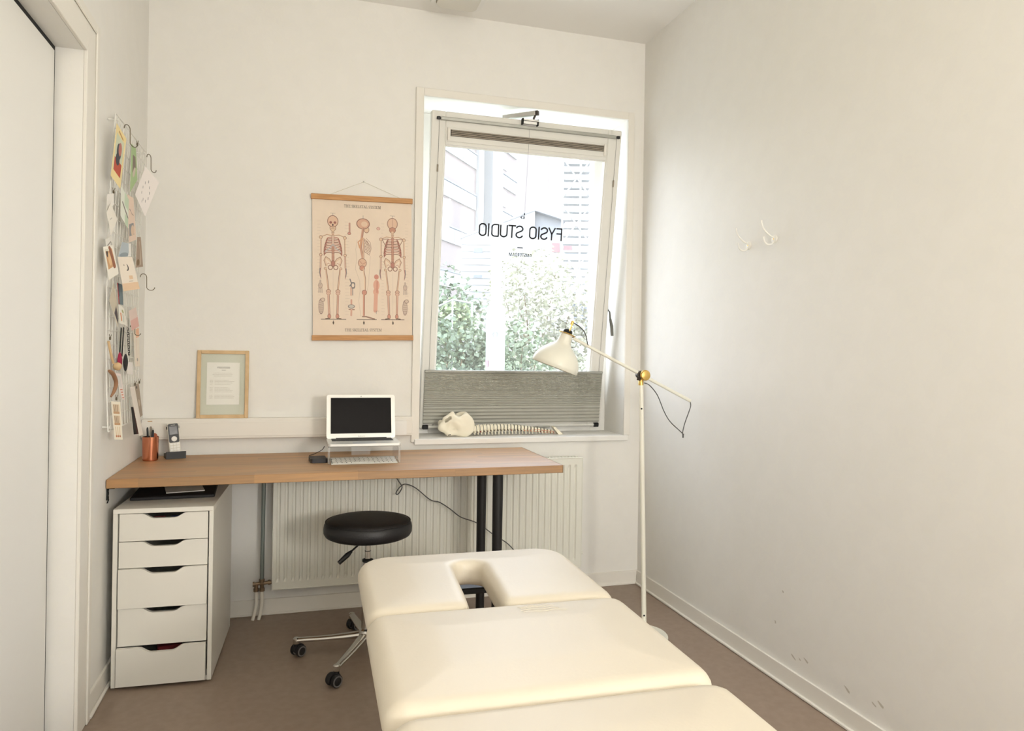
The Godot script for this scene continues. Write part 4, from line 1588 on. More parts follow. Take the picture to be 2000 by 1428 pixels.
func floor_lamp() -> void:
	var t := thing("floor_lamp", "white reading lamp with brass joint, long arm and bell shade", "lamp", Vector3(2.255, 0, 0.745))
	var off := Vector3(2.255, 0, 0.745)
	var s := st()
	lathe(s, [Vector2(0, 0), Vector2(0.128, 0), Vector2(0.132, 0.003), Vector2(0.132, 0.017), Vector2(0.127, 0.022), Vector2(0, 0.023)], 48)
	obj("base", s, M.lamp, t)
	s = st()
	var foot := Vector3(2.325, 0.020, 0.655) - off
	var joint := Vector3(2.306, 1.20, 0.62) - off
	tube(s, [foot, joint], 0.0118, 16)
	obj("pole", s, M.lamp, t)
	s = st()
	for y in [1.065, 0.072]:
		var q: Vector3 = foot.lerp(joint, (y - 0.02) / 1.18)
		tube(s, [q + Vector3(-0.004, 0, 0.010), q + Vector3(-0.005, 0, 0.0128)], 0.0045, 10)
	obj("hole_plug", s, M.black, t)
	var J := Vector3(2.308, 1.229, 0.62) - off
	var tipR := Vector3(2.578, 1.101, 0.62) - off
	var tipL := Vector3(1.948, 1.400, 0.62) - off
	s = st()
	tube(s, [tipL, tipR], [0.0078, 0.0088], 14)
	obj("arm", s, M.lamp, t)
	s = st()
	lathe(s, [Vector2(0, 0), Vector2(0.0125, 0), Vector2(0.0125, 0.028), Vector2(0.009, 0.034)], 20, Transform3D(Basis.IDENTITY, Vector3(2.306, 1.178, 0.62) - off))
	var knob := Transform3D(Basis(Vector3.RIGHT, PI / 2), J + Vector3(0.010, -0.002, 0.012))
	lathe(s, [Vector2(0, 0), Vector2(0.022, 0), Vector2(0.026, 0.004), Vector2(0.026, 0.012), Vector2(0.022, 0.017), Vector2(0.012, 0.019), Vector2(0, 0.0195)], 28, knob)
	obj("joint", s, M.brass, t)
	s = st()
	lathe(s, [Vector2(0, -0.028), Vector2(0.018, -0.028), Vector2(0.020, -0.02), Vector2(0.020, 0.0), Vector2(0, 0)], 20, Transform3D(Basis(Vector3.RIGHT, PI / 2), J + Vector3(-0.006, 0, 0.010)))
	tube(s, [J + Vector3(-0.022, -0.02, 0.0), J + Vector3(-0.010, -0.024, 0.012)], 0.006, 8)
	obj("joint_clamp", s, mat(Color(0.22, 0.19, 0.17), 0.45), t)
	# shade on a tilted axis
	var P := Vector3(1.918, 1.418, 0.62) - off
	var down := Vector3(-0.335, -0.94, -0.09).normalized()
	var right := Vector3(0.94, -0.335, 0).normalized()
	var bs := Basis(right, -down, right.cross(-down))
	var xf := Transform3D(bs, P)
	s = st()
	var prof := [Vector2(0.110, -0.168), Vector2(0.1125, -0.166), Vector2(0.1125, -0.150), Vector2(0.109, -0.132), Vector2(0.099, -0.110), Vector2(0.082, -0.088), Vector2(0.060, -0.068), Vector2(0.043, -0.054), Vector2(0.034, -0.040), Vector2(0.0305, -0.022), Vector2(0.0285, 0.0), Vector2(0.0, 0.001)]
	lathe(s, prof, 48, xf, 0.9)
	var inner := []
	for i in range(prof.size() - 2, -1, -1):
		inner.append(prof[i] - Vector2(0.0018, 0.0))
	lathe(s, inner, 48, xf, 0.9)
	var shade := obj("shade", s, M.lamp, t)
	s = st()
	lathe(s, [Vector2(0, -0.11), Vector2(0.024, -0.10), Vector2(0.030, -0.08), Vector2(0.024, -0.055), Vector2(0.014, -0.03), Vector2(0.0, -0.02)], 20, xf)
	obj("bulb", s, mat(Color(0.9, 0.9, 0.88), 0.3), shade)
	s = st()
	lathe(s, [Vector2(0, 0.0), Vector2(0.039, 0.0), Vector2(0.040, 0.002), Vector2(0.039, 0.004), Vector2(0, 0.004)], 28, xf)
	bx(s, Vector3(-0.003, 0.002, 0.010), Vector3(0.003, 0.052, 0.020), 0.001, xf)
	tube(s, [xf * Vector3(0, 0.048, 0.012), xf * Vector3(0, 0.066, 0.012)], 0.007, 12)
	obj("shade_cap", s, M.brass, t)
	s = st()
	lathe(s, [Vector2(0.022, 0.004), Vector2(0.022, 0.014), Vector2(0.016, 0.022), Vector2(0.0, 0.026)], 20, xf)
	obj("lamp_holder", s, M.black_matte, t)
	s = st()
	tube(s, [xf * Vector3(0.036, 0.002, 0), tipL], 0.0045, 10)
	obj("pivot_rod", s, M.brass_dull, t)
	# cloth-covered flex in two loose loops
	s = st()
	tube(s, curve([xf * Vector3(0, 0.066, 0.012), Vector3(1.945, 1.474, 0.625) - off, Vector3(1.975, 1.455, 0.63) - off, Vector3(2.005, 1.425, 0.63) - off, Vector3(2.020, 1.375, 0.628) - off, Vector3(2.026, 1.364, 0.622) - off]), 0.0026, 8)
	obj("flex", s, M.cord, t)
	s = st()
	tube(s, curve([Vector3(2.318, 1.190, 0.63) - off, Vector3(2.345, 1.178, 0.635) - off, Vector3(2.388, 1.130, 0.635) - off, Vector3(2.425, 1.052, 0.635) - off, Vector3(2.462, 0.998, 0.635) - off, Vector3(2.528, 0.942, 0.635) - off, Vector3(2.532, 0.926, 0.635) - off, Vector3(2.531, 0.948, 0.633) - off, Vector3(2.545, 0.995, 0.63) - off, Vector3(2.575, 1.065, 0.625) - off, Vector3(2.578, 1.090, 0.622) - off, Vector3(2.574, 1.102, 0.62) - off]), 0.0024, 8)
	tube(s, [Vector3(2.5325, 0.940, 0.635) - off, Vector3(2.532, 0.920, 0.635) - off], 0.004, 8)
	obj("flex", s, M.cord, t)


# ------------------------------------------------------------------ things on the desk
func on_the_desk() -> void:
	var DY := 0.811
	# laptop stand: clear acrylic
	var ls := thing("laptop_stand", "clear acrylic stand lifting the laptop above the keyboard", "stand", Vector3(1.003, DY, 0.36))
	for sx in [-1.0, 1.0]:
		var s0 := st()
		bx(s0, Vector3(sx * 0.158 - 0.005, 0, -0.11), Vector3(sx * 0.158 + 0.005, 0.075, 0.105), 0.002)
		obj("side_panel", s0, M.acrylic, ls)
	var s := st()
	bx(s, Vector3(-0.163, 0.075, -0.11), Vector3(0.163, 0.081, 0.105), 0.002)
	obj("shelf", s, M.acrylic, ls)
	s = st()
	bx(s, Vector3(-0.045, 0.012, -0.10), Vector3(0.045, 0.075, -0.094), 0.001)
	obj("cross_brace", s, M.acrylic, ls)
	# laptop
	var lt := thing("laptop", "open silver laptop with dark screen on the clear stand", "laptop", Vector3(1.004, DY + 0.082, 0.37))
	s = st()
	extrude(s, round_rect(0.326, 0.215, 0.012), 0.0, 0.010, Transform3D(Basis(Vector3.RIGHT, -PI / 2), Vector3(0, 0, 0)))
	var base := obj("base", s, M.alu_white, lt)
	s = st()
	bx(s, Vector3(-0.142, 0.0100, -0.098), Vector3(0.142, 0.0104, -0.004), 0.0)
	obj("key_well", s, M.key, base)
	for r in 6:
		var cnt := 14
		for k in cnt:
			if r == 5 and k > 4 and k < 9:
				continue
			s = st()
			var kw := 0.284 / cnt
			var x0 := -0.142 + k * kw
			var w := kw - 0.003
			if r == 5 and k == 4:
				w = kw * 5 - 0.003
			bx(s, Vector3(x0 + 0.0015, 0.0104, -0.0965 + r * 0.0155), Vector3(x0 + 0.0015 + w, 0.0116, -0.0965 + r * 0.0155 + 0.0128), 0.0)
			obj("key", s, M.key, base)
	s = st()
	bx(s, Vector3(-0.052, 0.0100, 0.018), Vector3(0.052, 0.0103, 0.096))
	obj("trackpad", s, mat(Color(0.80, 0.81, 0.82), 0.3, 0.3), base)
	var lid := Transform3D(Basis(Vector3.RIGHT, -0.25), Vector3(0, 0.008, -0.103))
	s = st()
	extrude(s, round_rect(0.326, 0.214, 0.012), -0.006, 0.0, lid * Transform3D(Basis.IDENTITY, Vector3(0, 0.108, 0)))
	var li := obj("lid", s, M.alu_white, lt)
	s = st()
	bx(s, Vector3(-0.144, 0.026, 0.0002), Vector3(0.144, 0.200, 0.0012), 0.0, lid)
	obj("screen", s, M.screen, li)
	s = st()
	tube(s, [lid * Vector3(0, 0.207, 0.0), lid * Vector3(0, 0.207, 0.0012)], 0.0022, 10)
	obj("camera_dot", s, M.ink_soft, li)
	var hold := Node3D.new()
	lettering("lettering", "MacBook Air", 0.032, 0.0042, M.ink_soft, li, lid * Vector3(0, 0.0125, 0.0006))
	li.get_child(li.get_child_count() - 1).transform = Transform3D(lid.basis, Vector3.ZERO) * li.get_child(li.get_child_count() - 1).transform
	var lt_child: MeshInstance3D = li.get_child(li.get_child_count() - 1)
	lt_child.position = lid * Vector3(0, 0.0125, 0.0002)
	hold.free()
	s = st()
	tube(s, [Vector3(-0.12, 0.008, -0.105), Vector3(0.12, 0.008, -0.105)], 0.006, 10)
	obj("hinge", s, M.key, lt)
	# keyboard
	var kb := thing("keyboard", "slim white keyboard lying under the laptop stand", "keyboard", Vector3(1.003, DY, 0.418))
	var ktilt := Transform3D(Basis(Vector3.RIGHT, 0.075), Vector3(0, 0.006, 0))
	s = st()
	bx(s, Vector3(-0.1485, -0.002, -0.060), Vector3(0.1485, 0.004, 0.060), 0.002, ktilt)
	obj("body", s, M.alu_white, kb)
	s = st()
	tube(s, [Vector3(-0.1485, 0.008, -0.058), Vector3(0.1485, 0.008, -0.058)], 0.008, 12)
	obj("battery_tube", s, M.alu_white, kb)
	s = st()
	bx(s, Vector3(-0.146, 0.0040, -0.047), Vector3(0.146, 0.0044, 0.057), 0.0, ktilt)
	obj("key_well", s, mat(Color(0.45, 0.44, 0.42), 0.6), kb)
	for r in 6:
		for k in 14:
			if r == 5 and k > 4 and k < 9:
				continue
			s = st()
			var kw := 0.290 / 14.0
			var x0 := -0.145 + k * kw + (0.004 if r % 2 else 0.0)
			var w := kw - 0.0038
			if r == 5 and k == 4:
				w = kw * 5 - 0.0038
			bx(s, Vector3(x0 + 0.0012, 0.0044, -0.0455 + r * 0.0172), Vector3(minf(x0 + 0.0012 + w, 0.1455), 0.0066, -0.0455 + r * 0.0172 + 0.0142), 0.0, ktilt)
			obj("key", s, M.key_white, kb)
	# smartphone beside the stand
	var ph := thing("smartphone", "black smartphone lying flat beside the laptop stand", "phone", Vector3(0.800, DY, 0.360))
	s = st()
	extrude(s, round_rect(0.074, 0.105, 0.010), 0.0, 0.019, Transform3D(Basis(Vector3.RIGHT, -PI / 2), Vector3.ZERO))
	obj("body", s, mat(Color(0.11, 0.09, 0.10), 0.5), ph)
	s = st()
	bx(s, Vector3(-0.033, 0.019, -0.046), Vector3(0.033, 0.0194, 0.046))
	obj("screen", s, mat(Color(0.13, 0.11, 0.12), 0.6), ph)
	ph.rotation.y = 0.08
	# thin laptop lead
	var lc := thing("charging_lead", "thin black lead rising from the desk to the laptop", "cable")
	s = st()
	tube(s, curve([Vector3(0.765, DY + 0.002, 0.17), Vector3(0.785, DY + 0.012, 0.20), Vector3(0.82, DY + 0.040, 0.27), Vector3(0.832, DY + 0.060, 0.285)]), 0.0017, 6)
	obj("lead", s, M.ink, lc)
	# copper pen cup
	var cup := thing("pen_cup", "shiny copper cup standing on the desk by the corner", "cup", Vector3(0.068, DY, 0.186))
	s = st()
	lathe(s, [Vector2(0, 0), Vector2(0.030, 0), Vector2(0.0325, 0.003), Vector2(0.0345, 0.106), Vector2(0.0345, 0.108), Vector2(0.0330, 0.108), Vector2(0.0310, 0.005), Vector2(0, 0.005)], 40)
	obj("cup", s, M.copper, cup)
	var base_at := Vector3(0.068, DY + 0.006, 0.186)
	var pens := [["pen", "black pen leaning to the side in the copper cup", Color(0.06, 0.06, 0.06), Vector3(-0.006, 0, 0.004), Vector3(-0.012, 0.145, 0.010), 0.0045], ["pen", "grey pen upright in the copper cup", Color(0.50, 0.46, 0.40), Vector3(0.004, 0, 0.0), Vector3(0.000, 0.148, 0.0), 0.0055], ["pen", "short dark navy pen in the copper cup", Color(0.05, 0.05, 0.08), Vector3(0.006, 0, 0.012), Vector3(0.012, 0.134, 0.012), 0.005], ["pen", "white pen half hidden in the copper cup", Color(0.75, 0.74, 0.70), Vector3(0.0, 0, -0.010), Vector3(0.008, 0.140, -0.006), 0.004]]
	for a in pens:
		s = st()
		tube(s, [a[3], a[3].lerp(a[4], 0.5), a[3].lerp(a[4], 0.95), a[4]], [a[5] * 0.8, a[5], a[5], a[5] * 0.6], 10)
		var o := obj(a[0], s, mat(a[2], 0.4))
		o.position = base_at
		tag(o, a[1], "pen", "pens in the copper cup")
	# copper lid disc showing over the rim
	s = st()
	lathe(s, [Vector2(0, -0.001), Vector2(0.013, -0.001), Vector2(0.013, 0.001), Vector2(0, 0.001)], 24, Transform3D(Basis(Vector3.RIGHT, PI / 2 - 0.2), Vector3(0.014, 0.104, -0.006)))
	var dsc := obj("copper_disc", s, mat(Color(0.72, 0.42, 0.32), 0.35, 0.9))
	dsc.position = base_at
	tag(dsc, "small round copper disc standing in the pen cup", "disc")
	# cordless telephone in its cradle
	var cr := thing("phone_cradle", "low black charging cradle on the desk beside the copper cup", "cradle", Vector3(0.162, DY, 0.128))
	cr.rotation.y = 0.30
	s = st()
	extrude(s, PackedVector2Array([Vector2(-0.036, 0), Vector2(0.036, 0), Vector2(0.036, 0.020), Vector2(0.012, 0.016), Vector2(-0.036, 0.034)]), -0.042, 0.042, Transform3D(Basis(Vector3.UP, PI / 2), Vector3.ZERO))
	obj("body", s, M.black, cr)
	var hs := thing("handset", "white and black cordless telephone handset standing in its cradle", "telephone", Vector3(0.166, DY + 0.012, 0.128))
	hs.basis = Basis(Vector3.UP, 0.30) * Basis(Vector3.RIGHT, -0.16) * Basis(Vector3.BACK, 0.085)
	s = st()
	extrude(s, round_rect(0.048, 0.150, 0.006), -0.018, 0.0, Transform3D(Basis.IDENTITY, Vector3(0, 0.075, 0)))
	var hb := obj("shell", s, mat(Color(0.84, 0.82, 0.76), 0.4), hs)
	s = st()
	extrude(s, round_rect(0.044, 0.088, 0.006), 0.0, 0.002, Transform3D(Basis.IDENTITY, Vector3(0, 0.104, 0)))
	obj("front_plate", s, M.black, hs)
	s = st()
	bx(s, Vector3(-0.017, 0.098, 0.002), Vector3(0.017, 0.136, 0.0026))
	obj("display", s, mat(Color(0.20, 0.19, 0.20), 0.2), hs)
	s = st()
	bx(s, Vector3(-0.009, 0.1405, 0.002), Vector3(0.009, 0.1430, 0.0024))
	obj("maker_mark", s, mat(Color(0.75, 0.74, 0.7), 0.5), hs)
	s = st()
	lathe(s, [Vector2(0, 0), Vector2(0.0125, 0), Vector2(0.0115, 0.003), Vector2(0, 0.003)], 24, Transform3D(Basis(Vector3.RIGHT, PI / 2), Vector3(0, 0.077, 0.0018)))
	obj("navigation_key", s, M.key_white, hs)
	for r in 4:
		for k in 3:
			s = st()
			bx(s, Vector3(-0.020 + k * 0.0138, 0.010 + r * 0.0125, 0.0), Vector3(-0.020 + k * 0.0138 + 0.0122, 0.010 + r * 0.0125 + 0.010, 0.0016), 0.0006)
			obj("key", s, M.key_white, hs)
	s = st()
	bx(s, Vector3(-0.028, 0.124, -0.014), Vector3(0.028, 0.138, -0.006), 0.002)
	obj("belt_clip", s, M.black, hs)


# ------------------------------------------------------------------ things on the walls
func on_the_walls() -> void:
	# cable trunking with its lid line
	var s := st()
	var t := thing("cable_trunking", "long white cable trunking along the wall above the desk", "trunking", Vector3(0, 0, 0))
	bx(s, Vector3(0.002, 0.886, 0.0), Vector3(1.283, 0.985, 0.048), 0.004)
	obj("body", s, M.trim, t)
	s = st()
	bx(s, Vector3(0.002, 0.898, 0.048), Vector3(1.283, 0.968, 0.051), 0.002)
	obj("lid", s, M.trim, t)
	s = st()
	bx(s, Vector3(0.030, 0.9735, 0.048), Vector3(0.050, 0.977, 0.0487))
	obj("maker_mark", s, mat(Color(0.70, 0.52, 0.30), 0.6), t)
	var so := thing("wall_socket", "square white socket plate on the cable trunking", "socket", Vector3(1.215, 0.928, 0.051))
	s = st()
	extrude(s, round_rect(0.074, 0.074, 0.006), 0.0, 0.009)
	obj("plate", s, M.white_paint, so)
	s = st()
	extrude(s, round_rect(0.046, 0.052, 0.004), 0.009, 0.012)
	obj("rocker", s, M.white_paint, so)
	# framed notice standing on the trunking
	var fr := thing("picture_frame", "pale wood frame with a printed notice standing on trunking", "frame", Vector3(0.356, 0.985, 0.030))
	fr.basis = Basis(Vector3.RIGHT, -0.06)
	s = st()
	frame_ring(s, -0.118, 0, 0.118, 0.331, 0.017, 0.017, 0.017, 0.017, -0.012, 0.006, 0.0015)
	obj("frame", s, M.pale_wood, fr)
	s = st()
	bx(s, Vector3(-0.103, 0.015, -0.010), Vector3(0.103, 0.316, -0.007))
	obj("backing", s, M.backing, fr)
	s = st()
	bx(s, Vector3(-0.074, 0.066, -0.0035), Vector3(0.076, 0.272, -0.0030))
	var sheet := obj("sheet", s, M.paper, fr)
	lettering("lettering", "FYSIO STUDIO", 0.058, 0.0085, M.ink_print, sheet, Vector3(0.002, 0.247, -0.0028), 0.0, "Droid Sans", 0.0003)
	lettering("lettering", "AMSTERDAM", 0.018, 0.0030, M.ink_print, sheet, Vector3(0.002, 0.2345, -0.0028), 0.0, "Droid Sans", 0.0003)
	s = st()
	var lines := [[-0.046, 0.040, 0.220], [-0.048, 0.044, 0.213], [-0.042, 0.040, 0.206]]
	for yy in [0.186, 0.179, 0.172, 0.165, 0.149, 0.142, 0.135, 0.128, 0.112, 0.105, 0.098]:
		lines.append([-0.060, -0.046, yy])
		lines.append([-0.038, rng.randf_range(0.024, 0.054), yy])
	for a in lines:
		var x: float = a[0]
		while x < a[1]:
			var wl := rng.randf_range(0.003, 0.010)
			bx(s, Vector3(x, a[2] - 0.0008, -0.0029), Vector3(minf(x + wl, a[1]), a[2] + 0.0008, -0.0027))
			x += wl + 0.0016
	obj("print", s, mat(Color(0.72, 0.68, 0.61), 0.8), sheet)
	s = st()
	bx(s, Vector3(-0.103, 0.015, 0.0005), Vector3(0.103, 0.316, 0.0018))
	obj("glass", s, M.pane, fr)
	# hanging anatomy chart
	chart()
	# coat hooks on the long wall
	for a in [[1.034, 1.818, "brass double coat hook nearer the window on the wall"], [1.214, 1.820, "brass double coat hook farther from the window on the wall"]]:
		var h := thing("coat_hook", a[2], "coat hook", Vector3(W, a[1], a[0]), "coat hooks on the long wall")
		s = st()
		lathe(s, [Vector2(0, 0), Vector2(0.018, 0), Vector2(0.018, 0.003), Vector2(0.013, 0.006), Vector2(0, 0.006)], 24, Transform3D(Basis(Vector3.BACK, PI / 2), Vector3.ZERO))
		obj("rose", s, M.wire, h)
		s = st()
		tube(s, [Vector3(-0.006, 0.0, 0.0), Vector3(-0.0075, 0.0, 0.0)], 0.003, 8)
		obj("screw", s, M.brass, h)
		s = st()
		tube(s, curve([Vector3(-0.004, 0.006, 0), Vector3(-0.024, 0.014, 0), Vector3(-0.050, 0.034, 0), Vector3(-0.064, 0.058, 0), Vector3(-0.066, 0.074, 0)]), 0.0034, 8)
		obj("hook", s, M.wire, h)
		s = st()
		tube(s, curve([Vector3(-0.004, -0.010, 0), Vector3(-0.016, -0.022, 0), Vector3(-0.036, -0.024, 0), Vector3(-0.050, -0.012, 0), Vector3(-0.055, 0.008, 0)]), 0.0034, 8)
		obj("hook", s, M.wire, h)


func chart() -> void:
	var c := thing("anatomy_chart", "vintage skeleton chart hung from wooden rails on a string", "poster", Vector3(1.021, 1.750, 0.012))
	c.rotation.z = deg_to_rad(1.2)
	var im := new_im(660, 884, Color(0.905, 0.835, 0.755))
	# aged paper: faint blotches
	var n := FastNoiseLite.new()
	n.frequency = 0.006
	for y in range(0, 884, 2):
		for x in range(0, 660, 2):
			var v := 1.0 + 0.02 * n.get_noise_2d(x, y)
			drect(im, x, y, 2, 2, Color(0.905 * v, 0.835 * v, 0.755 * v))
	var br := Color(0.56, 0.41, 0.35)
	var rd := Color(0.70, 0.49, 0.43)
	var gr := Color(0.50, 0.47, 0.46)
	var tn := Color(0.87, 0.75, 0.63)
	# helper coordinates: chart units of 820 x 1092
	var k := 660.0 / 820.0
	var o := func(x: float, y: float) -> Vector2: return Vector2(x - 78.0, y - 245.0) * k
	for fig in [[243.0, 0], [735.0, 1]]:
		var cx: float = fig[0]
		var backv: bool = fig[1] == 1
		dline(im, o.call(cx, 352), o.call(cx, 1213), 1.0, Color(0.55, 0.5, 0.45, 0.45))
		dline(im, o.call(cx - 20, 352), o.call(cx + 20, 352), 1.6, gr)
		dline(im, o.call(cx, 352), o.call(cx, 372), 2.0, gr)
		dell(im, o.call(cx, 470), Vector2(24, 26) * k, tn, br, 3.0)
		dell(im, o.call(cx, 418), Vector2(42, 46) * k, Color(0.87, 0.73, 0.62), br, 4.0)
		if not backv:
			dell(im, o.call(cx - 17, 428), Vector2(11, 10) * k, Color(0.62, 0.40, 0.36))
			dell(im, o.call(cx + 17, 428), Vector2(11, 10) * k, Color(0.62, 0.40, 0.36))
			dell(im, o.call(cx, 447), Vector2(6, 9) * k, Color(0.33, 0.25, 0.24))
			dline(im, o.call(cx - 14, 478), o.call(cx + 14, 478), 2.0, br)
		else:
			dell(im, o.call(cx, 470), Vector2(26, 22) * k, Color(0.76, 0.56, 0.47), br, 3.0)
			dline(im, o.call(cx, 380), o.call(cx, 450), 1.5, br)
		# neck and spine
		dline(im, o.call(cx, 490), o.call(cx, 535), 16.0, tn)
		dline(im, o.call(cx, 535), o.call(cx, 760), 17.0, Color(0.80, 0.61, 0.52))
		for q in 26:
			dline(im, o.call(cx - 12, 500 + q * 10), o.call(cx + 12, 500 + q * 10), 2.2, br)
		# ribs
		for q in 10:
			var y := 548.0 + q * 13.5
			var wdt := 70.0 * sin(lerpf(0.75, 1.75, q / 9.0)) + 3.0
			for sg in [-1.0, 1.0]:
				var pts := []
				for i in 9:
					var u := i / 8.0
					var rx: float = cx + sg * (8.0 + (wdt - 8.0) * sin(u * PI * 0.5))
					pts.append(o.call(rx, y - 9.0 * sin(u * PI) + 26.0 * u))
				dpath(im, pts, 5.0, rd if (q + int(sg)) % 2 else br)
				dline(im, pts[4], pts[8], 2.0, Color(0.62, 0.30, 0.26))
		if not backv:
			dline(im, o.call(cx, 540), o.call(cx, 612), 12.0, Color(0.84, 0.74, 0.66))
			for sg in [-1.0, 1.0]:
				dpath(im, [o.call(cx, 605), o.call(cx + sg * 30, 640), o.call(cx + sg * 62, 668)], 7.0, Color(0.72, 0.68, 0.66))
		for sg in [-1.0, 1.0]:
			# collar bone, shoulder blade, arm
			dpath(im, [o.call(cx + sg * 8, 532), o.call(cx + sg * 50, 526), o.call(cx + sg * 96, 545)], 6.0, tn)
			dpath(im, [o.call(cx + sg * 8, 534), o.call(cx + sg * 50, 529), o.call(cx + sg * 96, 548)], 2.0, br)
			if backv:
				var bl := [o.call(cx + sg * 88, 548), o.call(cx + sg * 36, 545), o.call(cx + sg * 52, 615), o.call(cx + sg * 88, 548)]
				dpath(im, bl, 4.0, br)
			dell(im, o.call(cx + sg * 97, 550), Vector2(12, 13) * k, tn, br, 2.5)
			dline(im, o.call(cx + sg * 97, 552), o.call(cx + sg * 98, 690), 9.0, tn)
			dline(im, o.call(cx + sg * 94, 560), o.call(cx + sg * 95, 690), 2.4, br)
			dell(im, o.call(cx + sg * 98, 692), Vector2(11, 10) * k, tn, br, 2.5)
			dline(im, o.call(cx + sg * 95, 700), o.call(cx + sg * 97, 796), 4.0, rd)
			dline(im, o.call(cx + sg * 102, 700), o.call(cx + sg * 104, 796), 4.0, tn)
			dline(im, o.call(cx + sg * 104, 700), o.call(cx + sg * 106, 796), 1.6, br)
			for fg in 4:
				dpath(im, [o.call(cx + sg * (98 + fg * 3), 800), o.call(cx + sg * (103 + fg * 2), 835), o.call(cx + sg * (98 + fg * 2), 884 - fg * 6)], 3.0, rd if fg < 2 else gr)
			# pelvis
			dpath(im, [o.call(cx + sg * 12, 762), o.call(cx + sg * 24, 740), o.call(cx + sg * 58, 712), o.call(cx + sg * 68, 738), o.call(cx + sg * 52, 778)], 13.0, Color(0.87, 0.76, 0.65))
			dpath(im, [o.call(cx + sg * 14, 750), o.call(cx + sg * 28, 724), o.call(cx + sg * 58, 706), o.call(cx + sg * 73, 736), o.call(cx + sg * 58, 782)], 3.0, br)
			dpath(im, [o.call(cx + sg * 20, 770), o.call(cx + sg * 38, 758), o.call(cx + sg * 50, 770)], 2.4, rd)
			dell(im, o.call(cx + sg * 22, 793), Vector2(17, 17) * k, Color(0.905, 0.835, 0.755), br, 5.0)
			# thigh, knee, shin
			dell(im, o.call(cx + sg * 62, 802), Vector2(10, 10) * k, tn, br, 2.0)
			dline(im, o.call(cx + sg * 57, 804), o.call(cx + sg * 39, 975), 10.0, tn)
			dline(im, o.call(cx + sg * 53, 808), o.call(cx + sg * 34, 970), 3.2, br)
			dline(im, o.call(cx + sg * 61, 808), o.call(cx + sg * 44, 970), 1.6, rd)
			dell(im, o.call(cx + sg * 38, 985), Vector2(17, 13) * k, Color(0.84, 0.70, 0.60), br, 2.4)
			dell(im, o.call(cx + sg * 38, 1004), Vector2(16, 12) * k, Color(0.85, 0.71, 0.62), rd, 2.2)
			dline(im, o.call(cx + sg * 36, 1012), o.call(cx + sg * 31, 1170), 10.0, Color(0.85, 0.70, 0.60))
			dline(im, o.call(cx + sg * 31, 1015), o.call(cx + sg * 27, 1170), 2.6, br)
			dline(im, o.call(cx + sg * 45, 1020), o.call(cx + sg * 39, 1170), 3.2, rd)
			dell(im, o.call(cx + sg * 33, 1190), Vector2(13, 19) * k, Color(0.80, 0.58, 0.50), br, 2.5)
			dline(im, o.call(cx + sg * 34, 1205), o.call(cx + sg * 62, 1210), 6.0, Color(0.45, 0.36, 0.30))
		dell(im, o.call(cx, 762), Vector2(15, 24) * k, Color(0.72, 0.50, 0.44), br, 2.5)
	# side view
	var sx := 490.0
	dline(im, o.call(sx, 360), o.call(sx, 385), 2.0, gr)
	dell(im, o.call(sx + 28, 475), Vector2(20, 26) * k, tn, br, 3.0)
	dell(im, o.call(sx, 428), Vector2(52, 42) * k, Color(0.83, 0.66, 0.56), br, 4.5)
	dell(im, o.call(sx + 10, 430), Vector2(26, 22) * k, Color(0.88, 0.77, 0.66))
	dpath(im, [o.call(sx, 465), o.call(sx - 8, 520), o.call(sx - 14, 560), o.call(sx - 22, 620), o.call(sx - 6, 700), o.call(sx - 4, 735)], 15.0, Color(0.78, 0.60, 0.51))
	dpath(im, [o.call(sx + 4, 465), o.call(sx - 2, 520), o.call(sx - 6, 560), o.call(sx - 12, 620), o.call(sx + 2, 700), o.call(sx + 4, 735)], 2.5, br)
	dpath(im, [o.call(sx - 5, 545), o.call(sx - 42, 580), o.call(sx - 30, 625), o.call(sx - 8, 560)], 8.0, Color(0.82, 0.62, 0.48))
	dline(im, o.call(sx + 2, 545), o.call(sx + 2, 730), 8.0, tn)
	dline(im, o.call(sx + 6, 545), o.call(sx + 5, 730), 2.5, br)
	for q in 10:
		var y := 552.0 + q * 11.5
		var wd := 60.0 * sin(lerpf(0.7, 2.3, q / 9.0))
		dpath(im, [o.call(sx + 8, y), o.call(sx + wd * 0.6, y + 10), o.call(sx + wd, y + 24)], 3.4, br if q % 2 else Color(0.66, 0.52, 0.45))
	dpath(im, [o.call(sx + 25, 545), o.call(sx + 58, 580), o.call(sx + 66, 630), o.call(sx + 50, 685)], 3.5, Color(0.70, 0.60, 0.53))
	dell(im, o.call(sx - 8, 750), Vector2(34, 36) * k, Color(0.85, 0.70, 0.59), br, 3.0)
	dpath(im, [o.call(sx - 30, 735), o.call(sx - 8, 760), o.call(sx + 20, 745)], 3.0, rd)
	dell(im, o.call(sx - 10, 792), Vector2(20, 20) * k, Color(0.80, 0.57, 0.48), br, 3.0)
	dpath(im, [o.call(sx, 800), o.call(sx + 13, 880), o.call(sx + 13, 985)], 9.0, tn)
	dpath(im, [o.call(sx + 5, 800), o.call(sx + 18, 880), o.call(sx + 17, 985)], 3.0, br)
	dell(im, o.call(sx + 8, 992), Vector2(19, 20) * k, Color(0.80, 0.58, 0.50), br, 3.0)
	dline(im, o.call(sx + 4, 1010), o.call(sx + 2, 1180), 13.0, Color(0.82, 0.61, 0.52))
	dline(im, o.call(sx + 9, 1010), o.call(sx + 6, 1180), 3.0, br)
	dpath(im, [o.call(sx - 8, 1190), o.call(sx + 20, 1190), o.call(sx + 90, 1210)], 9.0, Color(0.62, 0.50, 0.43))
	dpath(im, [o.call(sx - 50, 560), o.call(sx - 62, 640), o.call(sx - 55, 720), o.call(sx - 66, 800), o.call(sx - 30, 900), o.call(sx - 28, 980), o.call(sx - 40, 1060), o.call(sx - 22, 1190)], 1.2, Color(0.6, 0.52, 0.46, 0.7))
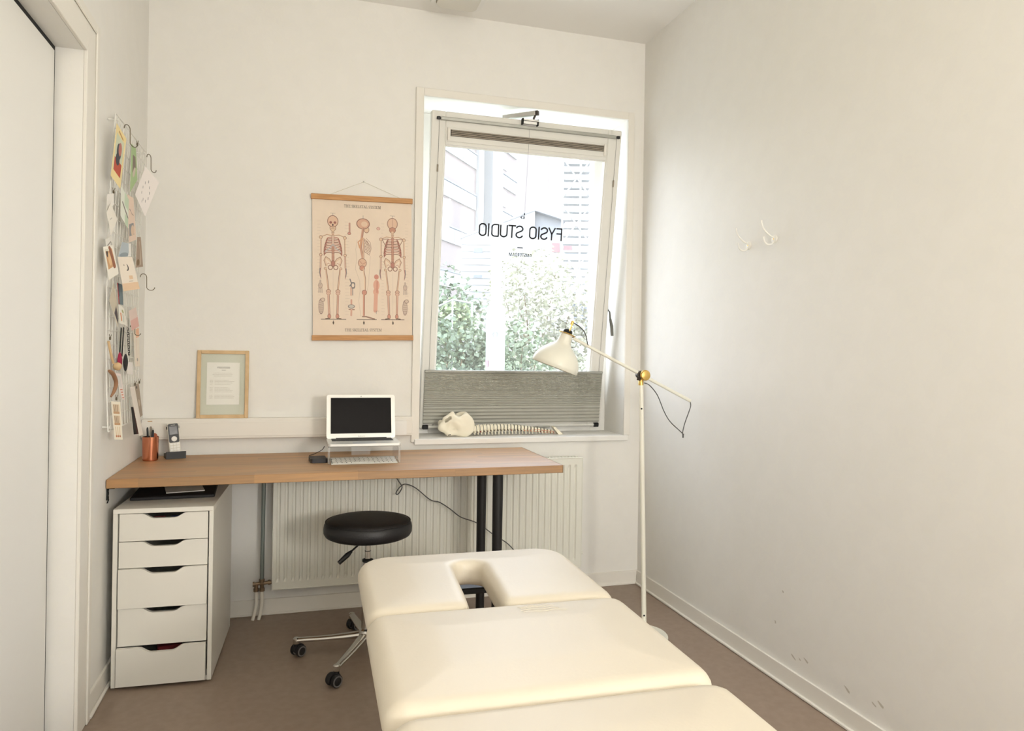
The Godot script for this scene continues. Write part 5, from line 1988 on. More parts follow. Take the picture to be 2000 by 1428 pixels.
	dpath(im, [o.call(sx + 58, 690), o.call(sx + 52, 800), o.call(sx + 40, 930), o.call(sx + 28, 990)], 1.2, Color(0.6, 0.52, 0.46, 0.7))
	# small studies
	dline(im, o.call(378, 430), o.call(378, 515), 12.0, Color(0.83, 0.66, 0.58))
	dline(im, o.call(382, 425), o.call(382, 505), 3.0, br)
	dell(im, o.call(376, 512), Vector2(13, 10) * k, Color(0.80, 0.58, 0.52), br, 2.0)
	dell(im, o.call(616, 462), Vector2(14, 12) * k, Color(0.86, 0.70, 0.64), rd, 2.0)
	dpath(im, [o.call(380, 885), o.call(392, 920), o.call(380, 940)], 7.0, gr)
	dell(im, o.call(404, 935), Vector2(15, 24) * k, Color(0.905, 0.835, 0.755), gr, 7.0)
	dline(im, o.call(388, 955), o.call(388, 1015), 10.0, Color(0.82, 0.66, 0.58))
	dline(im, o.call(402, 955), o.call(402, 1015), 5.0, gr)
	dline(im, o.call(390, 1055), o.call(390, 1090), 11.0, Color(0.82, 0.62, 0.54))
	dell(im, o.call(390, 1108), Vector2(25, 15) * k, Color(0.78, 0.75, 0.70), gr, 3.0)
	dpath(im, [o.call(370, 1132), o.call(414, 1134)], 6.0, br)
	dline(im, o.call(390, 1136), o.call(388, 1180), 12.0, Color(0.84, 0.66, 0.58))
	for hx in [[140.0, 910.0], [840.0, 915.0]]:
		for q in 5:
			dpath(im, [o.call(hx[0] - 12 + q * 6, hx[1] + 30), o.call(hx[0] - 16 + q * 8, hx[1] + 90)], 2.4, Color(0.66, 0.58, 0.53))
		dell(im, o.call(hx[0], hx[1] + 30), Vector2(16, 22) * k, Color(0.80, 0.71, 0.64), Color(0.6, 0.5, 0.46), 2.0)
		dline(im, o.call(hx[0], hx[1] - 8), o.call(hx[0], hx[1] + 20), 12.0, Color(0.76, 0.68, 0.62))
	for hx in [[145.0, 1050.0], [838.0, 1055.0]]:
		dell(im, o.call(hx[0], hx[1] + 60), Vector2(20, 60) * k, Color(0.80, 0.72, 0.65), Color(0.58, 0.48, 0.44), 2.0)
		for q in 7:
			dline(im, o.call(hx[0] - 16, hx[1] + 14 + q * 15), o.call(hx[0] + 16, hx[1] + 8 + q * 16), 2.0, Color(0.58, 0.50, 0.46))
		dell(im, o.call(hx[0] + 14, hx[1] + 6), Vector2(16, 14) * k, Color(0.82, 0.74, 0.66), Color(0.58, 0.48, 0.44), 3.0)
	# little standing man
	var mx := 598.0
	dell(im, o.call(mx, 862), Vector2(19, 21) * k, Color(0.80, 0.55, 0.48))
	dell(im, o.call(mx, 930), Vector2(26, 44) * k, Color(0.86, 0.66, 0.57))
	dell(im, o.call(mx - 4, 985), Vector2(23, 30) * k, Color(0.85, 0.64, 0.55))
	dline(im, o.call(mx - 4, 990), o.call(mx - 10, 1140), 26.0, Color(0.86, 0.66, 0.57))
	dline(im, o.call(mx + 6, 900), o.call(mx + 4, 990), 8.0, Color(0.80, 0.56, 0.48))
	dline(im, o.call(mx - 22, 1143), o.call(mx + 22, 1143), 1.8, br)
	dline(im, o.call(mx - 2, 1143), o.call(mx - 2, 1166), 2.2, gr)
	# label lines
	for q in 30:
		var y := 420.0 + q * 26.0
		for lx in [[118.0, 150.0], [340.0, 378.0], [640.0, 668.0], [842.0, 872.0]]:
			dline(im, o.call(lx[0], y), o.call(lx[1] - rng.randf_range(0, 12), y), 1.2, Color(0.62, 0.55, 0.50, 0.45))
	# ground lines and arrows
	for a in [[145.0, 345.0, 243.0], [435.0, 597.0, 492.0], [638.0, 830.0, 735.0]]:
		dline(im, o.call(a[0], 1214), o.call(a[1], 1214), 3.4, Color(0.36, 0.30, 0.25))
		var d0: Vector2 = o.call(a[2], 1242)
		for q in 9:
			dline(im, d0 + Vector2(-(4.5 - absf(q - 4.0)), (q - 4.0) * 2.6), d0 + Vector2(4.5 - absf(q - 4.0), (q - 4.0) * 2.6), 2.8, Color(0.26, 0.21, 0.17))
		dline(im, o.call(a[2], 1222), o.call(a[2], 1240), 1.6, Color(0.26, 0.21, 0.17))
	var s := st()
	var w2 := 0.252
	quad_uv(s, [Vector3(-w2, -0.345, 0.0), Vector3(w2, -0.345, 0.0), Vector3(w2, 0.345, 0.0), Vector3(-w2, 0.345, 0.0)], [Vector2(0, 1), Vector2(1, 1), Vector2(1, 0), Vector2(0, 0)], Vector3.BACK)
	bx(s, Vector3(-w2, -0.345, -0.0018), Vector3(w2, 0.345, -0.0004))
	var sheet := obj("sheet", s, pic_mat(im, 0.6), c)
	lettering("lettering", "THE SKELETAL SYSTEM", 0.186, 0.0145, M.ink_print, sheet, Vector3(-0.001, 0.318, 0.0006), 0.0, "Droid Serif", 0.0004)
	lettering("lettering", "THE SKELETAL SYSTEM", 0.186, 0.0145, M.ink_print, sheet, Vector3(0.0, -0.318, 0.0006), 0.0, "Droid Serif", 0.0004)
	for y in [0.345, -0.372]:
		for z in [0.0004, -0.0095]:
			s = st()
			bx(s, Vector3(-0.257, y, z), Vector3(0.257, y + 0.027, z + 0.009), 0.0015)
			obj("rail", s, M.oak, c)
	s = st()
	tube(s, [Vector3(-0.17, 0.370, 0.0), Vector3(0.006, 0.448, -0.006), Vector3(0.20, 0.370, 0.0)], 0.0007, 5)
	obj("string", s, mat(Color(0.78, 0.75, 0.64), 0.8), c)
	s = st()
	tube(s, [Vector3(0.006, 0.449, -0.012), Vector3(0.006, 0.449, -0.002)], 0.003, 8)
	obj("nail", s, M.steel, c)


# ------------------------------------------------------------------ wire board with cards
func grid_x(y: float) -> float:
	# the wire panel stands off the wall most at its top and foot
	return 0.012 + 0.020 * pow(maxf(0.0, (y - 1.55) / 0.65), 2.0) + 0.012 * pow(maxf(0.0, (1.45 - y) / 0.45), 2.0)


func s_hook(label: String, at: Vector3, size: float, lean: float) -> void:
	var o := thing("s_hook", label, "hook", at, "dark S hooks on the wire panel")
	var s := st()
	var pts := []
	for i in 9:
		var t := PI * (1.05 - i / 8.0 * 1.05)
		pts.append(Vector3(0.20 + 0.20 * cos(t), 0.80 + 0.20 * sin(t), 0) * size)
	for i in range(1, 10):
		var t := PI + PI * 1.0 * i / 9.0
		pts.append(Vector3(0.66 + 0.26 * cos(t), 0.20 + 0.20 * sin(t), 0) * size)
	var b := Basis(Vector3.UP, lean)
	for i in pts.size():
		pts[i] = b * pts[i]
	tube(s, pts, 0.0017, 8)
	obj("wire", s, M.hook, o)


func card(label: String, category: String, called: String, q: Array, im: Image, m: Material = null) -> Node3D:
	# q: top left, top right, bottom right, bottom left
	var c: Vector3 = (q[0] + q[1] + q[2] + q[3]) / 4.0
	var n: Vector3 = (q[1] - q[0]).cross(q[3] - q[0]).normalized()
	if n.x < 0.0:
		n = -n
	var s := st()
	var p := []
	for v in q:
		p.append(v - c)
	quad_uv(s, p, [Vector2(0, 0), Vector2(1, 0), Vector2(1, 1), Vector2(0, 1)], n)
	var o := obj(called, s, m if m else pic_mat(im, 0.6))
	o.position = c
	tag(o, label, category, "cards clipped to the wire panel")
	s = st()
	var th := n * -0.0008
	var bk := []
	for v in p:
		bk.append(v + th)
	poly(s, bk, -n)
	for i in 4:
		var j := (i + 1) % 4
		var mid: Vector3 = (p[i] + p[j]) / 2.0
		poly(s, [p[i], p[j], bk[j], bk[i]], mid)
	obj("card_back", s, M.paper, o)
	return o


func pin_board() -> void:
	var g := thing("wire_panel", "white wire grid panel on the wall hung with cards", "wire panel", Vector3(0, 0, 0))
	var s: SurfaceTool
	var z0 := 0.205
	var z1 := 0.762
	for i in 13:
		var z := lerpf(z0, z1, i / 12.0)
		s = st()
		var pts := []
		for k in 15:
			var y := lerpf(1.005, 2.205, k / 14.0)
			pts.append(Vector3(grid_x(y), y, z))
		tube(s, pts, 0.0026 if i == 0 or i == 12 else 0.0015, 6)
		obj("wire", s, M.wire, g)
	for k in 23:
		var y := lerpf(1.005, 2.205, k / 22.0)
		s = st()
		tube(s, [Vector3(grid_x(y) + 0.002, y, z0), Vector3(grid_x(y) + 0.002, y, z1)], 0.0026 if k == 0 or k == 22 else 0.0015, 6)
		obj("wire", s, M.wire, g)
	s = st()
	for p in [[2.19, 0.24], [2.19, 0.73], [1.02, 0.24], [1.02, 0.75]]:
		tube(s, [Vector3(0.0015, p[0], p[1]), Vector3(grid_x(p[0]) + 0.006, p[0], p[1])], 0.004, 8)
		tube(s, [Vector3(grid_x(p[0]) + 0.004, p[0], p[1]), Vector3(grid_x(p[0]) + 0.007, p[0], p[1])], 0.008, 10)
	obj("wall_spacer", s, M.wire, g)
	var V := func(x: float, y: float, z: float) -> Vector3: return Vector3(x, y, z)
	var im: Image
	var cream := Color(0.93, 0.91, 0.86)
	# yellow bordered postcard with a portrait
	im = new_im(96, 144, Color(0.93, 0.85, 0.62))
	drect(im, 12, 20, 72, 100, Color(0.80, 0.82, 0.72))
	dell(im, Vector2(48, 60), Vector2(20, 22), Color(0.25, 0.26, 0.30))
	dell(im, Vector2(56, 50), Vector2(14, 18), Color(0.70, 0.45, 0.40))
	drect(im, 16, 84, 66, 36, Color(0.72, 0.30, 0.20))
	dell(im, Vector2(44, 82), Vector2(18, 16), Color(0.24, 0.24, 0.28))
	dline(im, Vector2(30, 10), Vector2(70, 16), 5, Color(0.72, 0.55, 0.30))
	card("yellow bordered postcard with a red portrait on wire panel", "postcard", "postcard", [V.call(0.040, 2.165, 0.776), V.call(0.057, 2.130, 0.697), V.call(0.048, 1.926, 0.741), V.call(0.032, 1.958, 0.816)], im)
	im = new_im(64, 112, Color(0.66, 0.76, 0.56))
	drect(im, 16, 34, 34, 40, Color(0.50, 0.45, 0.40))
	dell(im, Vector2(32, 80), Vector2(12, 10), Color(0.80, 0.76, 0.70))
	card("pale green card with a small grey picture", "card", "greeting_card", [V.call(0.040, 2.156, 0.526), V.call(0.047, 2.151, 0.475), V.call(0.050, 2.026, 0.455), V.call(0.039, 1.955, 0.534)], im)
	im = new_im(96, 144, Color(0.93, 0.905, 0.885))
	for a in [[30, 44], [44, 30], [60, 44], [70, 60], [74, 80], [66, 96], [50, 104], [30, 92], [26, 70], [48, 116]]:
		dline(im, Vector2(a[0], a[1]), Vector2(a[0] + 3, a[1] + 7), 2.4, Color(0.42, 0.41, 0.42))
	card("white card ringed with small dark marks on an S hook", "card", "greeting_card", [V.call(0.063, 2.104, 0.368), V.call(0.110, 2.050, 0.321), V.call(0.065, 1.889, 0.367), V.call(0.031, 1.974, 0.400)], im)
	im = new_im(64, 96, Color(0.90, 0.91, 0.86))
	drect(im, 30, 0, 34, 40, Color(0.78, 0.84, 0.74))
	dline(im, Vector2(16, 44), Vector2(60, 62), 8, Color(0.48, 0.46, 0.42))
	drect(im, 36, 64, 28, 32, Color(0.76, 0.82, 0.72))
	card("folded white and mint card with a grey band", "card", "greeting_card", [V.call(0.029, 1.961, 0.638), V.call(0.042, 1.920, 0.565), V.call(0.041, 1.801, 0.570), V.call(0.029, 1.841, 0.641)], im)
	im = new_im(64, 144, Color(0.90, 0.81, 0.74))
	dpath(im, [Vector2(16, 46), Vector2(34, 60), Vector2(50, 62)], 3, Color(0.55, 0.48, 0.44))
	drect(im, 6, 90, 40, 36, Color(0.55, 0.55, 0.55))
	dell(im, Vector2(34, 112), Vector2(14, 16), Color(0.86, 0.76, 0.66))
	card("tall blush card with a grey sketch near its foot", "card", "greeting_card", [V.call(0.032, 1.945, 0.548), V.call(0.044, 1.941, 0.493), V.call(0.051, 1.774, 0.461), V.call(0.037, 1.751, 0.528)], im)
	card("small plain white card clipped beside the yellow postcard", "card", "note_card", [V.call(0.028, 1.883, 0.845), V.call(0.038, 1.896, 0.797), V.call(0.039, 1.855, 0.792), V.call(0.027, 1.823, 0.846)], new_im(8, 8, Color(0.92, 0.90, 0.87)))
	im = new_im(64, 64, Color(0.92, 0.895, 0.85))
	dline(im, Vector2(34, 24), Vector2(28, 40), 3, Color(0.72, 0.70, 0.66))
	card("tilted cream card with one faint word", "card", "note_card", [V.call(0.037, 1.852, 0.834), V.call(0.049, 1.804, 0.781), V.call(0.039, 1.735, 0.827), V.call(0.031, 1.811, 0.863)], im)
	im = new_im(64, 96, Color(0.90, 0.885, 0.85))
	dline(im, Vector2(10, 22), Vector2(44, 16), 4, Color(0.55, 0.52, 0.50))
	dell(im, Vector2(46, 26), Vector2(7, 9), Color(0.74, 0.72, 0.68))
	card("white snapshot half hidden behind the orange one", "photo", "snapshot", [V.call(0.022, 1.718, 0.833), V.call(0.031, 1.741, 0.781), V.call(0.039, 1.641, 0.739), V.call(0.028, 1.624, 0.803)], im)
	im = new_im(96, 144, Color(0.93, 0.91, 0.86))
	drect(im, 12, 14, 72, 88, Color(0.80, 0.62, 0.44))
	dpath(im, [Vector2(62, 14), Vector2(66, 60), Vector2(70, 100)], 26, Color(0.58, 0.36, 0.24))
	dell(im, Vector2(26, 34), Vector2(9, 18), Color(0.22, 0.20, 0.18))
	drect(im, 12, 14, 40, 10, Color(0.86, 0.84, 0.76))
	dell(im, Vector2(40, 62), Vector2(14, 30), Color(0.88, 0.74, 0.55))
	card("white bordered snapshot with an orange brown scene", "photo", "snapshot", [V.call(0.029, 1.683, 0.896), V.call(0.045, 1.698, 0.836), V.call(0.058, 1.600, 0.789), V.call(0.040, 1.568, 0.854)], im)
	im = new_im(64, 48, Color(0.70, 0.74, 0.76))
	drect(im, 46, 0, 18, 48, Color(0.90, 0.89, 0.86))
	dell(im, Vector2(26, 42), Vector2(20, 8), Color(0.56, 0.60, 0.62))
	card("grey blue photo with a white edge above the crescent card", "photo", "snapshot", [V.call(0.030, 1.741, 0.614), V.call(0.050, 1.744, 0.554), V.call(0.051, 1.693, 0.549), V.call(0.022, 1.678, 0.640)], im)
	im = new_im(96, 144, Color(0.925, 0.875, 0.815))
	drect(im, 0, 112, 96, 32, Color(0.89, 0.77, 0.64))
	dell(im, Vector2(44, 46), Vector2(11, 15), Color(0.25, 0.23, 0.21))
	dell(im, Vector2(39, 43), Vector2(10, 15), Color(0.925, 0.875, 0.815))
	dell(im, Vector2(28, 36), Vector2(2.5, 3), Color(0.45, 0.40, 0.36))
	drect(im, 46, 82, 22, 16, Color(0.88, 0.76, 0.62))
	dline(im, Vector2(42, 106), Vector2(64, 106), 2.5, Color(0.70, 0.63, 0.56))
	card("cream card with a black crescent and an orange foot band", "card", "greeting_card", [V.call(0.029, 1.674, 0.679), V.call(0.068, 1.683, 0.617), V.call(0.090, 1.560, 0.582), V.call(0.046, 1.543, 0.653)], im)
	im = new_im(48, 112, Color(0.66, 0.58, 0.51))
	dline(im, Vector2(24, 20), Vector2(30, 100), 9, Color(0.76, 0.70, 0.62))
	dell(im, Vector2(14, 94), Vector2(9, 12), Color(0.50, 0.40, 0.28))
	card("narrow taupe bookmark hung close to the room corner", "bookmark", "bookmark", [V.call(0.026, 1.805, 0.319), V.call(0.033, 1.811, 0.281), V.call(0.038, 1.684, 0.250), V.call(0.024, 1.670, 0.330)], im)
	im = new_im(64, 96, Color(0.78, 0.74, 0.66))
	drect(im, 34, 46, 30, 40, Color(0.24, 0.20, 0.22))
	dline(im, Vector2(8, 30), Vector2(50, 40), 3, Color(0.66, 0.62, 0.54))
	card("diamond hung beige photo with a dark corner", "photo", "snapshot", [V.call(0.028, 1.573, 0.732), V.call(0.034, 1.498, 0.698), V.call(0.036, 1.399, 0.685), V.call(0.022, 1.499, 0.765)], im)
	im = new_im(48, 80, Color(0.42, 0.49, 0.51))
	drect(im, 0, 0, 10, 80, Color(0.62, 0.17, 0.18))
	drect(im, 10, 0, 8, 50, Color(0.22, 0.26, 0.34))
	card("slate blue card with a red spine under the crescent card", "card", "greeting_card", [V.call(0.020, 1.577, 0.641), V.call(0.028, 1.574, 0.588), V.call(0.030, 1.493, 0.575), V.call(0.023, 1.494, 0.621)], im)
	im = new_im(64, 80, Color(0.91, 0.895, 0.85))
	dell(im, Vector2(36, 22), Vector2(10, 8), Color(0.62, 0.62, 0.42))
	dline(im, Vector2(14, 36), Vector2(18, 64), 8, Color(0.82, 0.52, 0.34))
	dline(im, Vector2(30, 36), Vector2(34, 66), 7, Color(0.76, 0.77, 0.72))
	card("white card with small coloured figures", "card", "greeting_card", [V.call(0.027, 1.492, 0.643), V.call(0.037, 1.480, 0.596), V.call(0.044, 1.409, 0.561), V.call(0.029, 1.419, 0.630)], im)
	im = new_im(48, 72, Color(0.87, 0.79, 0.75))
	drect(im, 0, 36, 48, 36, Color(0.85, 0.68, 0.64))
	card("two tone pink card leaning by the lower hook", "card", "greeting_card", [V.call(0.026, 1.475, 0.462), V.call(0.045, 1.494, 0.416), V.call(0.054, 1.414, 0.394), V.call(0.035, 1.393, 0.440)], im)
	im = new_im(40, 128, Color(0.92, 0.88, 0.82))
	drect(im, 18, 0, 22, 30, Color(0.92, 0.73, 0.60))
	dline(im, Vector2(20, 34), Vector2(20, 120), 2, Color(0.88, 0.76, 0.70))
	dell(im, Vector2(22, 104), Vector2(5, 6), Color(0.66, 0.64, 0.60))
	card("long cream bookmark with a peach top", "bookmark", "bookmark", [V.call(0.020, 1.397, 0.339), V.call(0.033, 1.411, 0.292), V.call(0.037, 1.241, 0.278), V.call(0.026, 1.241, 0.319)], im)
	card("small white paper tag beside the black oval mask", "tag", "paper_tag", [V.call(0.027, 1.263, 0.467), V.call(0.038, 1.260, 0.426), V.call(0.038, 1.210, 0.424), V.call(0.025, 1.214, 0.472)], new_im(8, 8, Color(0.92, 0.90, 0.885)))
	im = new_im(40, 112, Color(0.93, 0.88, 0.86))
	for q in 4:
		drect(im, 8, 66 + q * 11, 26, 5, Color(0.82, 0.55, 0.46))
	drect(im, 6, 10, 28, 50, Color(0.86, 0.84, 0.82))
	card("thin pink printed strip hanging below the wooden ball", "strip", "paper_strip", [V.call(0.026, 1.224, 0.672), V.call(0.035, 1.219, 0.627), V.call(0.044, 1.113, 0.587), V.call(0.039, 1.113, 0.609)], im)
	im = new_im(64, 176, Color(0.93, 0.895, 0.82))
	for q in 2:
		drect(im, 10, 12 + q * 52, 44, 44, Color(0.84, 0.76, 0.64))
		for w in 3:
			dline(im, Vector2(16 + w * 12, 16 + q * 52), Vector2(20 + w * 10, 44 + q * 52), 4, Color(0.55, 0.46, 0.36))
		drect(im, 10, 46 + q * 52, 44, 10, Color(0.76, 0.60, 0.46))
	for w in 3:
		dline(im, Vector2(16 + w * 16, 118), Vector2(18 + w * 14, 156), 5, Color(0.86, 0.76, 0.60))
		dell(im, Vector2(18 + w * 14, 160), Vector2(6, 5), Color(0.75, 0.50, 0.36))
	card("cream photo booth strip with three pictures at panel foot", "photo", "photo_strip", [V.call(0.029, 1.118, 0.745), V.call(0.051, 1.112, 0.701), V.call(0.058, 0.965, 0.685), V.call(0.039, 0.970, 0.725)], im)
	card("long white leaflet slanting towards the copper cup", "leaflet", "leaflet", [V.call(0.035, 1.158, 0.464), V.call(0.046, 1.160, 0.430), V.call(0.069, 0.947, 0.358), V.call(0.060, 0.944, 0.386)], new_im(8, 8, Color(0.90, 0.87, 0.835)))
	im = new_im(40, 112, Color(0.66, 0.60, 0.54))
	dell(im, Vector2(18, 12), Vector2(4, 5), Color(0.15, 0.13, 0.12))
	dell(im, Vector2(22, 66), Vector2(10, 12), Color(0.78, 0.72, 0.64))
	card("grey brown hang tag with a punched hole", "tag", "paper_tag", [V.call(0.029, 1.164, 0.345), V.call(0.038, 1.166, 0.300), V.call(0.047, 1.023, 0.258), V.call(0.042, 1.015, 0.281)], im)
	im = new_im(32, 112, Color(0.13, 0.10, 0.12))
	drect(im, 20, 0, 12, 112, Color(0.34, 0.16, 0.14))
	card("dark card tucked behind the long white leaflet", "card", "note_card", [V.call(0.029, 1.071, 0.406), V.call(0.035, 1.068, 0.374), V.call(0.044, 0.946, 0.321), V.call(0.035, 0.950, 0.372)], im)
	# hanging things that are not cards
	s_hook("large dark S hook at the top edge beside the postcard", Vector3(0.040, 2.122, 0.655), 0.078, 1.05)
	s_hook("dark S hook at the top edge holding the marked card", Vector3(0.042, 2.122, 0.225), 0.074, 1.15)
	s_hook("empty dark S hook sticking out by the room corner", Vector3(0.020, 1.585, 0.210), 0.072, 0.65)
	s_hook("dark S hook above the peach topped bookmark", Vector3(0.022, 1.375, 0.405), 0.045, 0.5)
	var cl := [["small metal clip over the plain white card", Vector3(0.030, 1.912, 0.765)], ["small metal clip over the wooden spoon cord", Vector3(0.028, 1.360, 0.775)], ["small metal clip over the cream photo strip", Vector3(0.034, 1.128, 0.690)], ["small metal clip over the long leaflet", Vector3(0.030, 1.168, 0.340)], ["small metal clip over the punched tag", Vector3(0.026, 1.172, 0.232)], ["small metal clip over the green card", Vector3(0.036, 2.192, 0.400)]]
	for a in cl:
		var o := thing("paper_clip", a[0], "clip", a[1], "metal clips on the wire panel")
		s = st()
		bx(s, Vector3(-0.002, -0.010, -0.0045), Vector3(0.004, 0.002, 0.0045), 0.0015)
		obj("jaw", s, M.hook, o)
		s = st()
		tube(s, [Vector3(-0.001, 0.001, -0.003), Vector3(-0.003, 0.012, -0.004)], 0.0010, 6)
		tube(s, [Vector3(0.003, 0.001, 0.003), Vector3(0.007, 0.011, 0.004)], 0.0010, 6)
		obj("handle", s, M.hook, o)
	# dark ribbons
	for a in [["black ribbon with a green edge hanging from the wire", Color(0.06, 0.10, 0.08), Vector3(0.024, 1.402, 0.575), Vector3(0.024, 1.285, 0.545), 0.020], ["second black ribbon hanging close to the patterned strap", Color(0.05, 0.05, 0.05), Vector3(0.024, 1.405, 0.535), Vector3(0.024, 1.285, 0.510), 0.018]]:
		s = st()
		var w := Vector3(0, 0, a[4] / 2.0)
		var tk := Vector3(0.0008, 0, 0)
		bx(s, Vector3(-0.0006, -(a[2].y - a[3].y), -a[4] / 2.0), Vector3(0.0006, 0, a[4] / 2.0), 0.0, Transform3D(Basis(Vector3.RIGHT, -0.2), Vector3.ZERO))
		var o := obj("ribbon", s, mat(a[1], 0.8))
		o.position = a[2]
		tag(o, a[0], "ribbon", "ribbons on the wire panel")
	im = new_im(24, 128, Color(0.10, 0.09, 0.09))
	for q in 12:
		dell(im, Vector2(10 + (q % 2) * 4, 6 + q * 10.4), Vector2(6, 3.4), Color(0.86, 0.84, 0.80))
	card("black lanyard strap with white printed letters", "strap", "lanyard", [V.call(0.030, 1.405, 0.512), V.call(0.032, 1.405, 0.478), V.call(0.032, 1.290, 0.448), V.call(0.030, 1.290, 0.480)], im)
	s = st()
	lathe(s, [Vector2(0, -0.006), Vector2(0.6, -0.005), Vector2(0.92, -0.002), Vector2(1.0, 0.0), Vector2(0.92, 0.002), Vector2(0.6, 0.005), Vector2(0, 0.006)], 28, Transform3D(Basis(Vector3.BACK, -PI / 2) * Basis.from_scale(Vector3(0.036, 1.0, 0.032)), Vector3.ZERO))
	var mg := obj("eye_mask", s, mat(Color(0.66, 0.13, 0.28), 0.8))
	mg.position = Vector3(0.026, 1.268, 0.603)
	tag(mg, "magenta oval mask hanging on the wire panel", "mask")
	var bk := MeshInstance3D.new()
	bk.mesh = mg.mesh
	bk.material_override = mat(Color(0.09, 0.07, 0.09), 0.75)
	bk.name = numbered("eye_mask")
	add_child(bk)
	bk.position = Vector3(0.038, 1.262, 0.560)
	tag(bk, "black oval mask hanging beside the magenta one", "mask")
	# wooden spoon with a ball, and a curved leather strap
	var sp := thing("wooden_rattle", "pale wooden stick with a round ball on a cord", "rattle", Vector3(0, 0, 0))
	s = st()
	tube(s, curve([Vector3(0.026, 1.345, 0.785), Vector3(0.030, 1.30, 0.765), Vector3(0.034, 1.262, 0.742)]), 0.0048, 10)
	obj("stick", s, M.pale_wood, sp)
	s = st()
	lathe(s, [Vector2(0, -0.016), Vector2(0.009, -0.0132), Vector2(0.0145, -0.0065), Vector2(0.016, 0), Vector2(0.0145, 0.0065), Vector2(0.009, 0.0132), Vector2(0, 0.016)], 20, Transform3D(Basis.IDENTITY, Vector3(0.042, 1.250, 0.715)), 2.0)
	obj("ball", s, M.pale_wood, sp)
	var lh := thing("leather_strap", "curved brown leather strap below the wooden ball", "strap")
	s = st()
	tube(s, curve([Vector3(0.026, 1.235, 0.775), Vector3(0.034, 1.222, 0.745), Vector3(0.038, 1.19, 0.715), Vector3(0.034, 1.16, 0.715), Vector3(0.026, 1.135, 0.735)]), [0.004, 0.005, 0.006, 0.007, 0.0075, 0.008, 0.008, 0.008, 0.008, 0.008, 0.008, 0.008, 0.008, 0.008, 0.0078, 0.0076, 0.0074, 0.0072, 0.007, 0.0066, 0.006, 0.005, 0.0045, 0.004, 0.004], 8)
	obj("strap", s, mat(Color(0.60, 0.44, 0.32), 0.7), lh)


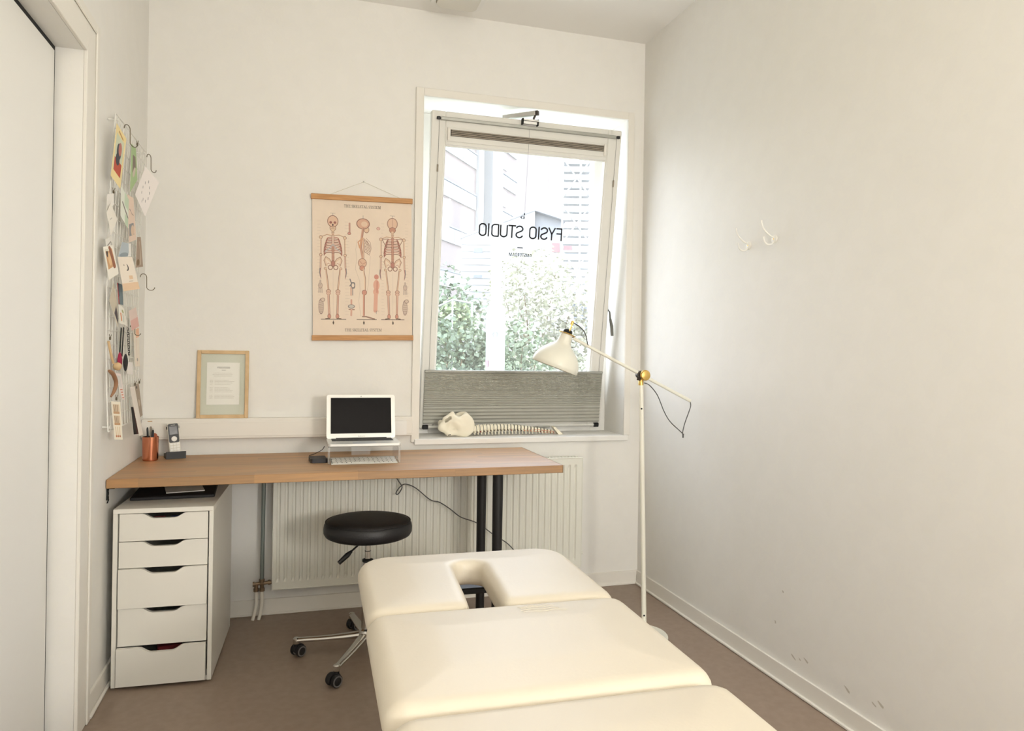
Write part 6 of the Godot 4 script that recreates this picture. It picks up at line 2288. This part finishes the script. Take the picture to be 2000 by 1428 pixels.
# ------------------------------------------------------------------ spine model on the sill
func sill_model() -> void:
	var t := thing("spine_model", "plastic model of a pelvis and spine lying on the sill", "spine model", Vector3(1.55, 0.862, -0.105))
	var fn := func(p: Vector3) -> float:
		# pelvis lying on its side: two flaring wings, sacrum, sitting bones
		var d := ell_d(p, Vector3(0.045, 0.060, 0.030), Vector3(0.052, 0.062, 0.022))
		d = smin(d, ell_d(p, Vector3(0.045, 0.070, -0.055), Vector3(0.050, 0.058, 0.020)), 0.012)
		d = smin(d, ell_d(p, Vector3(0.060, 0.036, -0.010), Vector3(0.036, 0.030, 0.046)), 0.02)
		d = smin(d, cap_d(p, Vector3(-0.060, 0.085, 0.030), Vector3(-0.084, 0.052, 0.030), 0.020, 0.022), 0.015)
		d = smin(d, cap_d(p, Vector3(-0.084, 0.052, 0.030), Vector3(-0.045, 0.022, 0.024), 0.020, 0.018), 0.015)
		d = smin(d, cap_d(p, Vector3(-0.045, 0.022, 0.024), Vector3(0.035, 0.020, 0.020), 0.015, 0.022), 0.02)
		d = smin(d, cap_d(p, Vector3(-0.060, 0.092, 0.026), Vector3(-0.026, 0.128, 0.018), 0.022, 0.007), 0.012)
		d = smin(d, cap_d(p, Vector3(-0.026, 0.124, 0.018), Vector3(-0.012, 0.085, 0.022), 0.008, 0.024), 0.015)
		d = smin(d, cap_d(p, Vector3(-0.012, 0.085, 0.024), Vector3(0.02, 0.06, 0.028), 0.026, 0.03), 0.02)
		d = smin(d, cap_d(p, Vector3(-0.075, 0.07, -0.045), Vector3(-0.02, 0.085, -0.045), 0.016, 0.018), 0.015)
		d = smin(d, cap_d(p, Vector3(-0.075, 0.060, 0.02), Vector3(-0.075, 0.065, -0.05), 0.014, 0.014), 0.015)
		d = smin(d, cap_d(p, Vector3(0.020, 0.105, -0.050), Vector3(0.062, 0.112, -0.050), 0.010, 0.012), 0.02)
		d = smin(d, ell_d(p, Vector3(-0.040, 0.060, 0.020), Vector3(0.040, 0.036, 0.018)), 0.015)
		# openings
		d = smax(d, -cap_d(Vector3(p.x, p.y, 0.0), Vector3(-0.066, 0.087, 0.0), Vector3(-0.043, 0.102, 0.0), 0.008, 0.008), 0.005)
		d = smax(d, -ell_d(p, Vector3(-0.018, 0.036, 0.044), Vector3(0.016, 0.006, 0.010)), 0.006)
		d = smin(d, cap_d(p, Vector3(0.046, 0.085, 0.022), Vector3(0.050, 0.116, 0.012), 0.022, 0.014), 0.02)
		d = smax(d, -ell_d(p, Vector3(0.050, 0.088, -0.012), Vector3(0.040, 0.034, 0.028)), 0.012)
		return d
	obj_mesh("pelvis", nets(fn, Vector3(-0.125, -0.02, -0.10), Vector3(0.115, 0.155, 0.075), 0.0042), M.bone, t)
	var s := st()
	for a in [Vector3(-0.05, 0.010, 0.042), Vector3(-0.043, 0.012, 0.044)]:
		tube(s, [a, a + Vector3(0, 0, 0.004)], 0.003, 8)
	obj("screw", s, M.ink, t)
	# vertebrae, sagging along a shallow S and shrinking towards the neck
	var n := 24
	var at := func(u: float) -> Vector3:
		return Vector3(0.092 + 0.483 * u, 0.036 - 0.012 * u + 0.013 * sin(u * PI * 1.25), 0.0)
	for k in n:
		var u := float(k) / n
		var p: Vector3 = at.call(u)
		var q: Vector3 = at.call(u + 0.035)
		var d := (q - p).normalized()
		var r := lerpf(0.0230, 0.0100, pow(u, 1.4))
		var ln := lerpf(0.0215, 0.0125, u)
		var xf := Transform3D(Basis(d.cross(Vector3.BACK).normalized() * -1.0, d, Vector3.BACK), p)
		s = st()
		lathe(s, [Vector2(0, 0), Vector2(r * 0.95, 0), Vector2(r, ln * 0.06), Vector2(r * 0.86, ln * 0.35), Vector2(r * 0.86, ln * 0.55), Vector2(r, ln * 0.80), Vector2(r * 0.95, ln * 0.86), Vector2(0, ln * 0.86)], 18, xf)
		# processes reaching down and to the side
		var mid := p + d * ln * 0.45
		tube(s, [mid + Vector3(0, -r * 0.6, 0.0), mid + Vector3(0.002, -r * 1.0, 0.004), mid + Vector3(0.004, -maxf(0.0, mid.y - 0.004) * 0.98 + r * 0.0, 0.006)], [r * 0.34, r * 0.28, r * 0.16], 8)
		tube(s, [mid + Vector3(0, -r * 0.4, r * 0.5), mid + Vector3(0.001, -r * 0.75, r * 1.35)], [r * 0.3, r * 0.16], 8)
		var v := obj("vertebra", s, M.bone, t)
		s = st()
		lathe(s, [Vector2(0, ln * 0.86), Vector2(r * 0.97, ln * 0.86), Vector2(r * 0.97, ln * 1.0), Vector2(0, ln * 1.0)], 18, xf)
		obj("disc", s, M.disc, v)
		s = st()
		var e := p + d * ln * 0.93
		var red := k > 13
		tube(s, [e + Vector3(0, -r * 0.55, r * 0.75), e + Vector3(0.004, -r * 0.80, r * 1.15)], [0.0022, 0.003], 6)
		obj("nerve_root", s, (M.artery if k % 9 == 1 else (M.nerve if red else mat(Color(0.34, 0.27, 0.22), 0.6))), v)
	# artery along the neck and the base of the skull plate
	s = st()
	var ap := []
	for k in 12:
		var p: Vector3 = at.call(0.60 + 0.036 * k)
		ap.append(p + Vector3(0, 0.001, 0.0115 + 0.001 * (k % 2)))
	tube(s, ap, 0.0016, 6)
	obj("artery", s, M.nerve, t)
	s = st()
	var en: Vector3 = at.call(1.0)
	extrude(s, PackedVector2Array([Vector2(-0.016, 0.020), Vector2(-0.006, 0.024), Vector2(0.050, -0.024), Vector2(0.046, -0.027), Vector2(0.018, -0.022)]), -0.020, 0.020, Transform3D(Basis.IDENTITY, en + Vector3(0.004, 0.006, 0)))
	obj("skull_plate", s, M.bone, t)
